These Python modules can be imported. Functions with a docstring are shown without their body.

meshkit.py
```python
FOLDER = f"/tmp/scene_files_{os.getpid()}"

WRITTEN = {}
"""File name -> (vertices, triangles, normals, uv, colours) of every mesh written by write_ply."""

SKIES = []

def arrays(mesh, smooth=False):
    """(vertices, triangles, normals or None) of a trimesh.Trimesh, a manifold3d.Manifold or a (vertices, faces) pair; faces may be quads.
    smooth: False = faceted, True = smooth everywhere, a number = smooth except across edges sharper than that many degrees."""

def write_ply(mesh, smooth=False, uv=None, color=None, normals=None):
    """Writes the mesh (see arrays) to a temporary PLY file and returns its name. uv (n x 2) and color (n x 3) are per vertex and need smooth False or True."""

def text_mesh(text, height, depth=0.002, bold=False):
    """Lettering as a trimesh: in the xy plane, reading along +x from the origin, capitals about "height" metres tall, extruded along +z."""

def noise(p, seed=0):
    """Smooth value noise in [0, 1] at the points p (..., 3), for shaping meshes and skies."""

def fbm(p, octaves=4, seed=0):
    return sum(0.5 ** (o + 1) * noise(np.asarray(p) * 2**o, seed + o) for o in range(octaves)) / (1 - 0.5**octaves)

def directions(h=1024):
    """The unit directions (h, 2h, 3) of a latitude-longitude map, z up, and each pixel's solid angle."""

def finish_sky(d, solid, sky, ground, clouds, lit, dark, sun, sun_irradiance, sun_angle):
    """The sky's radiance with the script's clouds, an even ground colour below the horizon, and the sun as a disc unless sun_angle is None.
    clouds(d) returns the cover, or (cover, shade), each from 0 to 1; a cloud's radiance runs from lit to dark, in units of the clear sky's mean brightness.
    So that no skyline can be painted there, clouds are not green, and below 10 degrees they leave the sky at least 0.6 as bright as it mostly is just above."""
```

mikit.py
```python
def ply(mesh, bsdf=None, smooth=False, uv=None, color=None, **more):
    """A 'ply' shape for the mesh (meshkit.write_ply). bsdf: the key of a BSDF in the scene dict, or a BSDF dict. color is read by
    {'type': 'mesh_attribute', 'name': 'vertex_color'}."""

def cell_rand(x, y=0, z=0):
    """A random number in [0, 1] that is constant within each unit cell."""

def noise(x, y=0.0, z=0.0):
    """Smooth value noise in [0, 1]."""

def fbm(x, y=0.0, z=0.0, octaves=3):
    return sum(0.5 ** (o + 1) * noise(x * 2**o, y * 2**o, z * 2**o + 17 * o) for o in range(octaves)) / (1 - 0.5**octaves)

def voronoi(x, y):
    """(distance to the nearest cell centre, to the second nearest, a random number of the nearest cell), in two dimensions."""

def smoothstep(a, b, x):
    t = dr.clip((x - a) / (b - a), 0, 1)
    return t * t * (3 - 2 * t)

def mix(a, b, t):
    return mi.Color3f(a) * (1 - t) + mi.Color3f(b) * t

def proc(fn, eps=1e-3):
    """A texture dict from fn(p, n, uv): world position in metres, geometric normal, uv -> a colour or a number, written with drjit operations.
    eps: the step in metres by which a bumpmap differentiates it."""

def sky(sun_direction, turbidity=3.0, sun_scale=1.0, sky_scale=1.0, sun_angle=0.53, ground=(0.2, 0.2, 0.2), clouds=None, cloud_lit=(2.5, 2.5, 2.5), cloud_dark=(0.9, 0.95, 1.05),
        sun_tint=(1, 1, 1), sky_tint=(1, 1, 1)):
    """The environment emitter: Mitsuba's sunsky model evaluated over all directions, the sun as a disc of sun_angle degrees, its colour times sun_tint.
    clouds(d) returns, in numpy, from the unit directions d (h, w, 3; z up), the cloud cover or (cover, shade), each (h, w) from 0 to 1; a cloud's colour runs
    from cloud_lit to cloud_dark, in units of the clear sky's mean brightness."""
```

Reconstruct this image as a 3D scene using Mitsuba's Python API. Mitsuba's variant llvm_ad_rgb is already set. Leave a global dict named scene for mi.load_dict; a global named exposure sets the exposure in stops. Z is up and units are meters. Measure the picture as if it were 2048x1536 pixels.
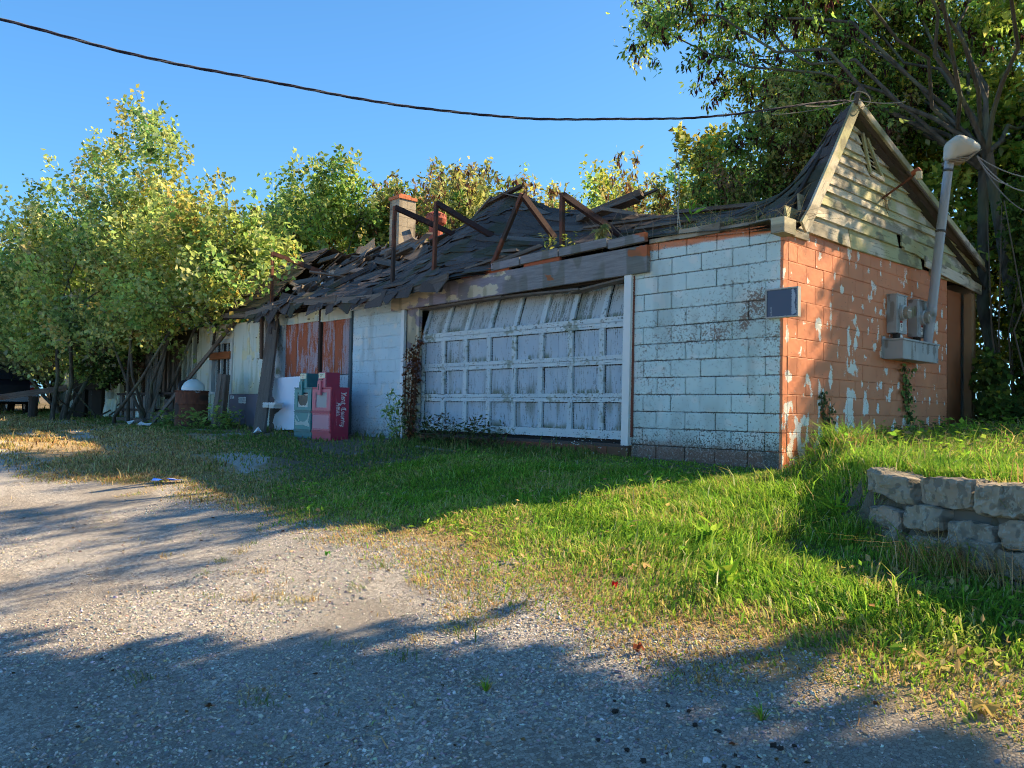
import math, random, zlib
import numpy as np, trimesh, mitsuba as mi, drjit as dr
import mikit, meshkit
from mikit import proc, noise, fbm, voronoi, cell_rand, smoothstep, mix
from shapely.geometry import Polygon, LineString, MultiPoint
from shapely.ops import unary_union
from scipy.spatial import ConvexHull
T = mi.ScalarTransform4f
scene, labels = {}, {}
# World: x along the front wall (0 = near corner, negative = away to the left), y into the building, z up; metres.
# ------------------------------------------------------------------ camera
YAW, PITCH, ROLL, FPX = .74922, .0324, .01841, 1607.1
EX, EY = np.array([math.sin(YAW), -math.cos(YAW), 0]), np.array([math.cos(YAW), math.sin(YAW), 0])
CAM = np.array([4.2351, -7.8146, 1.6])
M3 = np.array([EX, EY, [0, 0, 1]])
f_ = np.array([0, math.cos(PITCH), math.sin(PITCH)])
u0 = np.array([0, -math.sin(PITCH), math.cos(PITCH)])
r0 = np.array([1., 0, 0])
u_ = math.cos(ROLL) * u0 - math.sin(ROLL) * r0
FWD, UP = M3 @ f_, M3 @ u_
scene['camera'] = {'type': 'perspective', 'fov': 2 * math.degrees(math.atan(1024 / FPX)), 'fov_axis': 'x', 'near_clip': .05, 'far_clip': 2000.,
                   'to_world': T().look_at(origin=CAM.tolist(), target=(CAM + FWD).tolist(), up=UP.tolist())}
# ------------------------------------------------------------------ light
SUN_EL = math.radians(37.5)
SUN = [.43 * math.cos(SUN_EL), .903 * math.cos(SUN_EL), math.sin(SUN_EL)]
scene['sky'] = mikit.sky(SUN, turbidity=3.0, sky_scale=1.3, sun_scale=2.0, sun_tint=(1.0, .94, .83), sky_tint=(.62, 1.03, 1.3), ground=(.16, .16, .12))
exposure = 2.2
rng = np.random.default_rng(7)
random.seed(7)
# ------------------------------------------------------------------ helpers
used = {}
def num(key):
    n = used.get(key, 0); used[key] = n + 1
    return key if n == 0 else f'{key}_{n:03d}'
def nrm(v):
    v = np.asarray(v, float); return v / (np.linalg.norm(v) + 1e-12)
def tag(key, label=None, cat=None, group=None, kind=None):
    d = labels.setdefault(key, {})
    for k, v in (('label', label), ('category', cat), ('group', group), ('kind', kind)):
        if v: d[k] = v
    return key
class MB:
    """collects shapes of one mesh: vertices, triangles, uv (metres along, metres across + 10 * piece), colours"""
    def __init__(s): s.V, s.F, s.U, s.C, s.n, s.k = [], [], [], [], 0, random.randrange(500)
    def add(s, v, f, uv=None, c=(.5, .5, .5)):
        v = np.asarray(v, float); f = np.asarray(f, int)
        if f.ndim == 2 and f.shape[1] == 4: f = np.vstack([f[:, [0, 1, 2]], f[:, [0, 2, 3]]])
        s.V.append(v); s.F.append(f + s.n); s.n += len(v)
        s.U.append(np.zeros((len(v), 2)) if uv is None else np.asarray(uv, float))
        c = np.asarray(c, float); s.C.append(np.broadcast_to(c, (len(v), 3)))
        return s
    def box8(s, P, c=(.5, .5, .5), L=None):
        """hexahedron from 8 corners (bottom 4 ccw, top 4 ccw)"""
        P = np.asarray(P, float); s.k += 1
        Q = [[0, 3, 2, 1], [4, 5, 6, 7], [0, 1, 5, 4], [1, 2, 6, 5], [2, 3, 7, 6], [3, 0, 4, 7]]
        for q in Q:
            p = P[q]; e = nrm(p[1] - p[0]) if L is None else nrm(L); n = nrm(np.cross(p[1] - p[0], p[2] - p[0])); w = np.cross(n, e)
            if np.linalg.norm(w) < .5: e = nrm(p[1] - p[0]); w = np.cross(n, e)
            s.add(p, [[0, 1, 2], [0, 2, 3]], np.stack([(p - P[0]) @ e, (p - P[0]) @ w + 10 * s.k + 5], 1), c)
        return s
    def box(s, lo, hi, c=(.5, .5, .5), L=None):
        (a, b, z), (d, e, w) = lo, hi
        return s.box8([(a, b, z), (d, b, z), (d, e, z), (a, e, z), (a, b, w), (d, b, w), (d, e, w), (a, e, w)], c, L if L is not None else max([(abs(d - a), (1, 0, 0)), (abs(e - b), (0, 1, 0)), (abs(w - z), (0, 0, 1))])[1])
    def beam(s, p, q, w, h, side=None, c=(.5, .5, .5), bow=0., end=0.):
        p, q = np.asarray(p, float), np.asarray(q, float); d = nrm(q - p)
        a = np.asarray(side, float) if side is not None else np.cross(d, [0, 0, 1.])
        if np.linalg.norm(a) < .05: a = np.array([1., 0, 0])
        a = nrm(a - d * (a @ d)); b = np.cross(a, d)
        def ring(m, e): return [m + a * w / 2 * x + b * h / 2 * y + d * e * (x - y * .5) for x, y in ((-1, -1), (1, -1), (1, 1), (-1, 1))]
        pts = [p, q] if not bow else [p, (p + q) / 2 + np.array([0, 0, bow]), q]
        for i in range(len(pts) - 1):
            A, B = ring(pts[i], -end if i == 0 else 0), ring(pts[i + 1], end if i == len(pts) - 2 else 0)
            k = s.k; s.box8([A[0], A[1], B[1], B[0], A[3], A[2], B[2], B[3]], c, d); s.k = k
        s.k += 1
        return s
    def tube(s, path, r, n=6, c=(.5, .5, .5), cap=True):
        p = np.asarray(path, float); m = len(p); r = np.broadcast_to(r, (m,)).astype(float)
        t = np.gradient(p, axis=0); t /= np.linalg.norm(t, axis=1, keepdims=True) + 1e-9
        a = np.cross(t[0], [0, 0, 1.] if abs(t[0][2]) < .9 else [1., 0, 0]); A = []
        for i in range(m):
            a = a - t[i] * (a @ t[i]); a = nrm(a); A.append(a)
        A = np.array(A); B = np.cross(t, A); ang = np.arange(n) * 2 * np.pi / n
        v = (p[:, None] + r[:, None, None] * (np.cos(ang)[None, :, None] * A[:, None] + np.sin(ang)[None, :, None] * B[:, None])).reshape(-1, 3)
        i, j = np.meshgrid(np.arange(m - 1), np.arange(n), indexing='ij')
        q = np.stack([i * n + j, i * n + (j + 1) % n, (i + 1) * n + (j + 1) % n, (i + 1) * n + j], -1).reshape(-1, 4)
        L = np.concatenate([[0], np.cumsum(np.linalg.norm(np.diff(p, axis=0), axis=1))])
        uv = np.stack([np.repeat(L, n), np.tile(ang * .1, m)], 1)
        s.k += 1
        f = np.vstack([q[:, [0, 1, 2]], q[:, [0, 2, 3]]])
        if cap:
            f = np.vstack([f, [[0, k + 1, k] for k in range(1, n - 1)], [[(m - 1) * n, (m - 1) * n + k, (m - 1) * n + k + 1] for k in range(1, n - 1)]])
        return s.add(v, f, uv, c)
    def lathe(s, prof, origin, axis=(0, 0, 1), n=20, c=(.5, .5, .5)):
        axis = nrm(axis); a = nrm(np.cross(axis, [0, 1., 0] if abs(axis[1]) < .9 else [1., 0, 0])); b = np.cross(axis, a)
        prof = np.asarray(prof, float); ang = np.arange(n) * 2 * np.pi / n; m = len(prof)
        v = np.asarray(origin) + prof[:, None, 1:2] * axis + prof[:, None, :1] * (np.cos(ang)[None, :, None] * a + np.sin(ang)[None, :, None] * b)
        i, j = np.meshgrid(np.arange(m - 1), np.arange(n), indexing='ij')
        q = np.stack([i * n + j, i * n + (j + 1) % n, (i + 1) * n + (j + 1) % n, (i + 1) * n + j], -1).reshape(-1, 4)
        return s.add(v.reshape(-1, 3), q, np.stack([np.repeat(prof[:, 1], n), np.tile(ang * .1, m)], 1), c)
    def poly(s, pts2, o, ex, ey, d, c=(.5, .5, .5)):
        """polygon (list or shapely) in the plane o + ex*u + ey*v, extruded d along ex x ey, uv = (v, u)"""
        P = pts2 if isinstance(pts2, Polygon) else Polygon(pts2)
        m = trimesh.creation.extrude_polygon(P, abs(d), engine='earcut')
        v = np.asarray(m.vertices); ex, ey, o = np.asarray(ex, float), np.asarray(ey, float), np.asarray(o, float)
        w = o + v[:, :1] * ex + v[:, 1:2] * ey + v[:, 2:] * np.cross(ex, ey) * (1 if d > 0 else -1)
        s.k += 1
        return s.add(w, m.faces if d > 0 else m.faces[:, ::-1], np.stack([v[:, 1], v[:, 0] + 10 * s.k + 5], 1), c)
    def mesh(s, m, c=(.5, .5, .5)): return s.add(m.vertices, m.faces, np.asarray(m.vertices)[:, :2], c)
def put(key, mb, bsdf, label=None, cat=None, group=None, kind=None, smooth=False):
    key = num(key); V, F, U, C = np.vstack(mb.V), np.vstack(mb.F), np.vstack(mb.U), np.vstack(mb.C)
    scene[key] = mikit.ply((V, F), bsdf, smooth=smooth, uv=U, color=C)
    if label or kind: tag(key, label, cat, group, kind)
    return key
def thing(key, label, cat, group=None):
    key = num(key); return tag(key, label, cat, group)
def P3(n=1): return rng.normal(size=(n, 3))
def ss(a, b, x):
    t = np.clip((np.asarray(x, float) - a) / (b - a), 0, 1); return t * t * (3 - 2 * t)
# ------------------------------------------------------------------ materials
def h2(x, y):
    h = x * 374761393 + y * 668265263
    h = (h ^ (h >> 13)) * 1274126177
    return mi.Float((h ^ (h >> 16)) & 0xFFFFFF) * (1 / 16777215.0)
def n2(x, y):
    x, y = mi.Float(x), mi.Float(y); fx, fy = dr.floor(x), dr.floor(y); tx, ty = x - fx, y - fy
    tx, ty = tx * tx * (3 - 2 * tx), ty * ty * (3 - 2 * ty)
    a, b = mi.UInt32(mi.Int32(fx) + 1000000), mi.UInt32(mi.Int32(fy) + 1000000)
    return dr.lerp(dr.lerp(h2(a, b), h2(a + 1, b), tx), dr.lerp(h2(a, b + 1), h2(a + 1, b + 1), tx), ty)
def f2(x, y, o=3): return sum(.5 ** (k + 1) * n2(x * 2 ** k + 7 * k, y * 2 ** k + 17 * k) for k in range(o)) / (1 - .5 ** o)
def vor(x, y):
    x, y = mi.Float(x), mi.Float(y); first, second, which = mi.Float(9), mi.Float(9), mi.Float(0); fx, fy = dr.floor(x), dr.floor(y)
    ia, ib = mi.UInt32(mi.Int32(fx) + 1000000), mi.UInt32(mi.Int32(fy) + 1000000)
    for a in (-1, 0, 1):
        for b in (-1, 0, 1):
            h = (ia + (a + 1)) * 374761393 + (ib + (b + 1)) * 668265263; h = (h ^ (h >> 13)) * 1274126177; h = h ^ (h >> 16)
            r1, r2 = mi.Float(h & 1023) / 1023., mi.Float((h >> 10) & 1023) / 1023.
            d = dr.sqrt(dr.square(fx + a + r1 - x) + dr.square(fy + b + r2 - y)); second = dr.select(d < first, first, dr.minimum(second, d)); which = dr.select(d < first, mi.Float((h >> 20) & 1023) / 1023., which); first = dr.minimum(first, d)
    return first, second, which
VC = {'type': 'mesh_attribute', 'name': 'vertex_color'}
def C3(*a): return mi.Color3f(*a)
def princ(color, rough=.85, spec=.25, two=True, **k):
    b = {'type': 'principled', 'base_color': color if isinstance(color, dict) else {'type': 'rgb', 'value': list(color)}, 'roughness': rough, 'specular': spec, **k}
    return {'type': 'twosided', 'bsdf': b} if two else b
def bumped(b, fn, scale, eps=1e-3): return {'type': 'twosided', 'bsdf': {'type': 'bumpmap', 'tex': proc(fn, eps), 'scale': scale, 'bsdf': b}}
scene['matte'] = princ(VC)
scene['satin'] = princ(VC, .4, .5)
scene['metal'] = princ(VC, .45, .5, metallic=.35)
scene['leaf'] = {'type': 'principledthin', 'base_color': VC, 'roughness': .45, 'diff_trans': .95, 'eta': 1.4}
scene['blade'] = {'type': 'principledthin', 'base_color': VC, 'roughness': .5, 'diff_trans': .8, 'eta': 1.35}
scene['glass'] = {'type': 'dielectric', 'int_ior': 1.5}
scene['pane'] = {'type': 'thindielectric'}
def wall_paint(p, n, uv):
    side = (n.x > .7) & (p.x > -.03)
    x, z = p.x, p.z
    q = dr.select(side, p.y + 31, x)
    t, chip = f2(q * 2.6, z * 2.6, 3), n2(q * 60, z * 60) * .45 + n2(q * 135, z * 135) * .55
    jf = (3.6456 - z) / .2032; jf = jf - dr.floor(jf); je = smoothstep(.16, .0, dr.minimum(jf, 1 - jf))
    dirty, streak = f2(q * 1.3 + 7, z * 1.6, 4), f2(q * 5.5 + 3, z * 1.9, 3)
    blue = dr.select(x < -6, mix((.44, .59, .66), (.52, .66, .72), t), mix((.46, .60, .61), (.58, .69, .68), t))
    low = smoothstep(1.62, 1.05, z + .25 * (dirty - .5))
    rust = smoothstep(.30, .0, dr.sqrt(dr.square((x + .30) * 1.1) + dr.square(z - 2.83))) + smoothstep(.2, .0, dr.sqrt(dr.square((x + .45) * 1.6) + dr.square((z - 2.62) * .9))) + .55 * smoothstep(.3, .0, dr.sqrt(dr.square((x + .75) * .6) + dr.square((z - 2.5) * 1.6)))
    near = dr.select(x > -2.1, .17, .03)
    spots = smoothstep(.79, .86, chip + near * (dirty - .40) * 3.0 + .10 * je * dr.select(x > -2.1, 1, .4) + .36 * low * dr.select(x > -2.1, 1, .6) + .34 * dr.minimum(rust, 1))
    grime = mix((.09, .085, .07), (.17, .08, .045), dr.minimum(rust + .3 * smoothstep(.5, .7, dirty), 1))
    blue = mix(blue, (.64, .68, .66), smoothstep(.70, .72, n2(q * 9 + 3, z * 8) * .7 + t * .3) * .8)
    blue = mix(mix(blue, grime, spots * .9), (.16, .17, .14), smoothstep(.5, .85, streak) * .28 + low * .3)
    foot = smoothstep(1.30, 1.12, z + .16 * (dirty - .5) + .06 * (chip - .5)) * dr.select(x > -2.1, 1, .25)
    blue = mix(blue, mix((.055, .05, .045), (.15, .075, .05), smoothstep(.45, .6, t)), foot * smoothstep(.25, .6, chip + .25 * foot) * .85)
    orange = mix((.68, .25, .11), (.54, .18, .085), t)
    edge = dr.maximum(smoothstep(.0, .03, z - 3.49 - .10 * t + .02 * chip), smoothstep(-.035, -.022, x + .012 * chip)) * dr.select(x > -2.1, 1, 0)
    front = mix(blue, orange, edge * (1 - smoothstep(.72, .8, chip)))
    much = .12 * smoothstep(2.6, 1.5, z) * smoothstep(3.4, .6, p.y) + .045 * smoothstep(3.2, 2.2, z)
    sidec = mix(orange, (.74, .72, .64), smoothstep(.68, .695, streak * .25 + .75 * (n2(q * 11, z * 6.5) * .7 + n2(q * 23, z * 15) * .3) + much * .8 - .015 + .16 * (chip - .5)))
    sidec = mix(sidec, (.12, .07, .05), smoothstep(.84, .90, chip) * .7)
    sidec = mix(sidec, (.60, .36, .14), smoothstep(.6, .8, dirty) * smoothstep(2.0, 1.2, z) * .6)
    return dr.select(side, sidec, front)
def wall_bump(p, n, uv):
    q = p.x + p.y
    return n2(q * 30, p.z * 30) + .5 * n2(q * 75, p.z * 75)
scene['wall_paint'] = bumped(princ(proc(wall_paint), .55, .35, two=False), wall_bump, .0025, 2e-3)
def door_paint(p, n, uv):
    u, v = uv.x, uv.y                      # u runs with the grain
    cr = n2(u * 7, v * 110) * .55 + n2(u * 22, v * 240) * .45
    big = f2(p.x * 1.7, p.z * 1.7, 2)
    base = mix((.37, .45, .52), (.47, .54, .60), n2(v * 14, u * 5) * .6 + big * .4)
    top = smoothstep(2.55, 3.1, p.z)
    base = mix(base, (.44, .47, .46), top * .8)
    c = mix(base, (.08, .09, .09), smoothstep(.70, .80, cr + .22 * (big - .5) + .06 * top + .02) * .75)
    d = mi.Float(0)
    for z0 in (2.82, 2.33, 1.84, 1.36): d = d + smoothstep(.12, .0, p.z - z0) * dr.select(p.z > z0 - .08, 1, 0)
    g = smoothstep(.52, .78, n2(p.x * 3, p.z * 5) * .55 + n2(p.x * 45, p.z * 14) * .45 + .10 * d)
    c = mix(c, (.10, .12, .05), g * dr.minimum(d, 1) * .85)
    c = mix(c, (.13, .14, .085), smoothstep(.58, .85, n2(p.x * 13, p.z * 1.7) * .6 + big * .4) * .6)
    return mix(c, (.08, .09, .045), smoothstep(1.37, 1.26, p.z) * .55)
def door_trim(p, n, uv):
    u, v = uv.x, uv.y
    cr = n2(u * 9, v * 90) * .5 + n2(p.x * 60, p.z * 60) * .5
    c = mix((.46, .54, .58), (.58, .65, .66), n2(p.x * 4, p.z * 4))
    c = mix(c, (.07, .075, .065), smoothstep(.70, .78, cr + .10 * (n2(p.x * 2, p.z * 3) - .5)) * .8)
    return mix(c, (.12, .14, .05), smoothstep(.60, .8, n2(p.x * 3.2, p.z * 4) * .6 + n2(p.x * 30, p.z * 30) * .4) * .6)
scene['door_trim'] = princ(proc(door_trim), .7, .25)
def grain_bump(p, n, uv): return n2(uv.x * 8, uv.y * 100) * .7 + n2(uv.x * 20, uv.y * 220) * .5
scene['door_paint'] = bumped(princ(proc(door_paint), .7, .25, two=False), grain_bump, .002, 2e-3)
def peel_wood(p, n, uv):
    u, v = uv.x, uv.y
    g = n2(u * 5, v * 70) * .6 + n2(u * 14, v * 170) * .4
    w = mix((.15, .15, .16), (.27, .27, .275), g)
    lil = mix((.24, .21, .27), (.30, .27, .33), g)
    lay = f2(p.x * 3.1, p.z * 6, 4)
    left = smoothstep(-3.6, -5.2, p.x)
    c = mix(w, lil, left * .8)
    c = mix(c, (.52, .46, .34), smoothstep(.56, .585, lay + .24 * smoothstep(-5.7, -6.9, p.x) - .1 * (1 - left)) * dr.select(left > .2, 1, 0))
    c = mix(c, (.42, .13, .06), smoothstep(.70, .73, lay + .28 * smoothstep(-2.15, -1.95, p.x) * smoothstep(3.44, 3.52, p.z)) * (1 - left))
    return mix(c, (.08, .09, .05), smoothstep(.6, .75, n2(p.x * 7, p.z * 3)) * .4)
scene['peel_wood'] = princ(proc(peel_wood), .85, .2)
def orange_board(p, n, uv):
    u, v = uv.x, uv.y
    g = n2(u * 4, v * 80) * .6 + n2(u * 16, v * 170) * .4
    idr = cell_rand(dr.floor(v / 10.0), 3)
    lay = f2(u * 3.0, v * 9.0, 3)
    c = mix((.42, .125, .06), (.30, .09, .05), g)
    peel = smoothstep(.46, .52, lay * .55 + g * .45 + .30 * (idr - .62))
    return mix(c, mix((.27, .22, .25), (.42, .38, .42), g), peel * .9)
scene['orange_board'] = princ(proc(orange_board), .85, .2)
def clapboard(p, n, uv):
    u, v = uv.x, uv.y
    g = n2(u * 3, v * 70) * .6 + n2(u * 9, v * 160) * .4
    idr = cell_rand(dr.floor(v / 10.0), 5)
    m = f2(p.y * 1.3 + 2 + idr * 90, p.z * 2.5, 3)
    c = mix((.70, .63, .49), (.43, .39, .31), g * .55 + idr * .45)
    c = mix(c, (.30, .33, .12), smoothstep(.46, .66, m + .10 * smoothstep(.8, 3.2, p.y)) * .65)
    c = mix(c, (.13, .12, .09), smoothstep(.55, .68, f2(p.y * 3.5 + 5 + idr * 50, p.z * 6, 3)) * .6)
    return mix(c, (.10, .09, .07), smoothstep(.72, .80, g) * .5)
scene['clapboard'] = princ(proc(clapboard), .8, .25)
def wood_grey(p, n, uv):
    u, v = uv.x, uv.y
    g = n2(u * 3, v * 60) * .6 + n2(u * 11, v * 150) * .4
    idr = cell_rand(dr.floor(v / 10.0), 9)
    c = mix((.055, .05, .045), (.23, .205, .18), g * .55 + idr * .45)
    return mix(c, (.10, .055, .03), smoothstep(.6, .8, n2(u * 1.5, v * 5)) * .5)
scene['wood_grey'] = bumped(princ(proc(wood_grey), .9, .2, two=False), grain_bump, .003, 2e-3)
def rust(p, n, uv):
    t = f2((p.x + p.y) * 14, p.z * 9, 3)
    c = mix((.075, .030, .022), (.19, .075, .042), t)
    return mix(c, (.05, .035, .03), smoothstep(.55, .7, n2((p.x + p.y) * 4, p.z * 4)))
scene['rust'] = princ(proc(rust), .8, .3)
def galv(p, n, uv):
    t = f2((p.x + p.y) * 9, p.z * 5, 3)
    c = mix((.30, .31, .31), (.42, .42, .41), t)
    return mix(c, (.13, .11, .09), smoothstep(.66, .78, n2((p.x + p.y) * 20, p.z * 6)) * .6)
scene['galv'] = princ(proc(galv), .5, .4, metallic=.15)
def pale_panel(p, n, uv):
    st = f2(p.x * 9, p.z * .8, 3)
    c = mix((.52, .60, .55), (.62, .68, .62), st)
    c = mix(c, (.30, .36, .22), smoothstep(.52, .7, st + .14 * smoothstep(2.6, 1.9, p.z)) * .55)
    fl = f2(p.x * 4 + 3, p.z * 3, 3)
    c = mix(c, (.62, .60, .38), smoothstep(.66, .68, fl) * .8)
    return mix(c, (.16, .15, .12), smoothstep(.845, .87, n2(p.x * 22, p.z * 13) * .7 + .3 * fl))
scene['pale_panel'] = princ(proc(pale_panel), .65, .3)
def stone_c(p, n, uv):
    idr = cell_rand(dr.floor(uv.y / 10.0), 2)
    t = f2((p.x - p.y) * 9, p.z * 12, 3)
    c = mix((.15, .13, .10), (.37, .32, .25), t * .6 + idr * .4)
    c = mix(c, (.33, .22, .17), smoothstep(.62, .9, cell_rand(dr.floor(uv.y / 10.0), 6)) * .5)
    c = mix(c, (.10, .10, .085), smoothstep(.55, .7, n2((p.x - p.y) * 22, p.z * 22)) * .6)
    return mix(c, (.36, .36, .31), smoothstep(.62, .75, n2((p.x - p.y) * 26, p.z * 26) * .5 + n2((p.x - p.y) * 70, p.z * 70) * .5) * .55)
def stone_b(p, n, uv): return f2((p.x - p.y) * 24, p.z * 34, 2)
scene['stone'] = bumped(princ(proc(stone_c), .9, .2, two=False), stone_b, .012, 2e-3)
def bark(p, n, uv):
    g = f2((p.x + p.y) * 16, p.z * 4, 2)
    return mix(mix((.045, .04, .03), (.15, .135, .11), g), (.16, .18, .11), smoothstep(.55, .75, n2((p.x + p.y) * 3, p.z * 3)) * .5)
scene['bark'] = princ(proc(bark), .9, .15)
def shingle_c(p, n, uv):
    idr = cell_rand(dr.floor(uv.y / 10.0), 4)
    g = n2(p.x * 120, p.y * 120)
    c = mix((.045, .041, .042), (.125, .108, .097), idr * .6 + g * .45)
    return mix(c, (.06, .065, .035), smoothstep(.58, .74, n2(p.x * 2.5, p.y * 3)) * .6)
scene['shingle'] = princ(proc(shingle_c), .95, .1)
def concrete(p, n, uv):
    t = f2((p.x + p.y) * 7, p.z * 7, 3)
    return mix(mix((.30, .26, .20), (.44, .39, .30), t), (.09, .08, .07), smoothstep(.6, .75, n2((p.x + p.y) * 5, p.z * 2.5)) * .6)
scene['concrete'] = princ(proc(concrete), .9, .2)
def ground_z(x, y):
    x, y = np.asarray(x, float), np.asarray(y, float)
    s = .134 - .08 * ss(3, 14, -x)
    yn = np.minimum(y, 0); yn = np.where(yn < -8, -8 + (yn + 8) * .35, yn)
    lo = 1.02 + .0085 * np.clip(-x, 0, 14) + yn * s + .006 * np.maximum(-14 - x, 0) + .03 * np.clip(y, 0, 20)
    lo = np.maximum(lo, -.6)
    zt = 1.20 + .035 * np.clip(y + 2, -4, 25)
    yb = np.where(x < 1.74, -1.15 * x, -2.0 - .54 * (x - 1.74))
    d = y - yb - .10 - .42 * (1 - ss(.5, 1.6, x))
    sw = .55 - .49 * ss(1.1, 1.75, x)
    w = ss(-sw, sw * .4, d) * ss(-.3, .5, x)
    bumps = .05 * (meshkit.fbm(np.stack([x * .55, y * .55, x * 0], -1), 3, 5) - .5)
    return lo * (1 - w) + zt * w + bumps
# borders of the lawn measured on the ground: y of the gravel's edge and of the lush grass's edge as x runs
GX = [-40, -10, -9.56, -7.6, -6.2, -4.84, -3.0, -1.6, -.77, -.1, .67, 1.66, 2.5, 3.35, 6]
GY = [-5.6, -5.3, -5.24, -4.73, -4.25, -3.95, -4.05, -4.18, -4.04, -4.1, -4.45, -4.61, -4.47, -4.43, -4.4]
LX = [-40, -12, -9, -6, -4, -2.8, -1.33, -.25, .72, 1.23, 1.83, 2.8, 3.3, 6]
LY = [-1.3, -1.6, -2.0, -2.9, -3.35, -3.75, -3.45, -3.70, -3.95, -4.05, -3.98, -4.08, -4.0, -4.0]
def piece(xs, ys, x):
    r = mi.Float(ys[0])
    for a, b, c, d in zip(xs[:-1], xs[1:], ys[:-1], ys[1:]): r = dr.select(x > a, c + (d - c) * dr.clip((x - a) / (b - a), 0, 1), r)
    return r
def ground_c(p, n, uv):
    x, y = p.x, p.y
    w = f2(x * 1.6, y * 1.6, 3) - .5
    gy, ly = piece(GX, GY, x), piece(LX, LY, x)
    a, b, k = vor(x * 56, y * 56)
    k2, mid, sp = n2(x * 110 + 7, y * 110), f2(x * 1.1, y * 1.1 + 9, 2), n2(x * 17, y * 17)
    peb = mix((.21, .205, .195), (.55, .525, .48), k)
    peb = mix(peb, (.40, .29, .20), smoothstep(.8, .9, k2) * .6)
    fine = mix((.19, .185, .172), (.46, .44, .40), k2 * .6 + k * .4)
    g = mix(fine, peb, .4 + .6 * smoothstep(.42, .55, mid))
    g = mix(g, (.09, .08, .07), smoothstep(.17, .05, b - a) * .65)
    g = mix(g, (.15, .12, .09), smoothstep(.52, .7, f2(x * .9 + 3, y * 1.9, 3)) * .3)
    soil, dry = mix((.07, .055, .035), (.13, .105, .06), sp), mix((.22, .16, .08), (.38, .28, .14), sp)
    t = smoothstep(-.05, .45, y - gy + 1.3 * w)
    g = g * .88
    c = mix(g, mix(dry, soil, smoothstep(-.2, .6, y - ly)), t * .85)
    bare = smoothstep(.62, .68, f2(x * .55 + 2, y * 1.5, 2)) * dr.select(x < -6, 1, 0) * dr.select(y < -.6, 1, 0)
    return mix(c, fine, bare * .85)
def ground_b(p, n, uv):
    a, b, k = vor(p.x * 56, p.y * 56)
    return dr.minimum(b - a, .35) * 2.2 + k * .5 + n2(p.x * 110 + 7, p.y * 110) * .6
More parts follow.
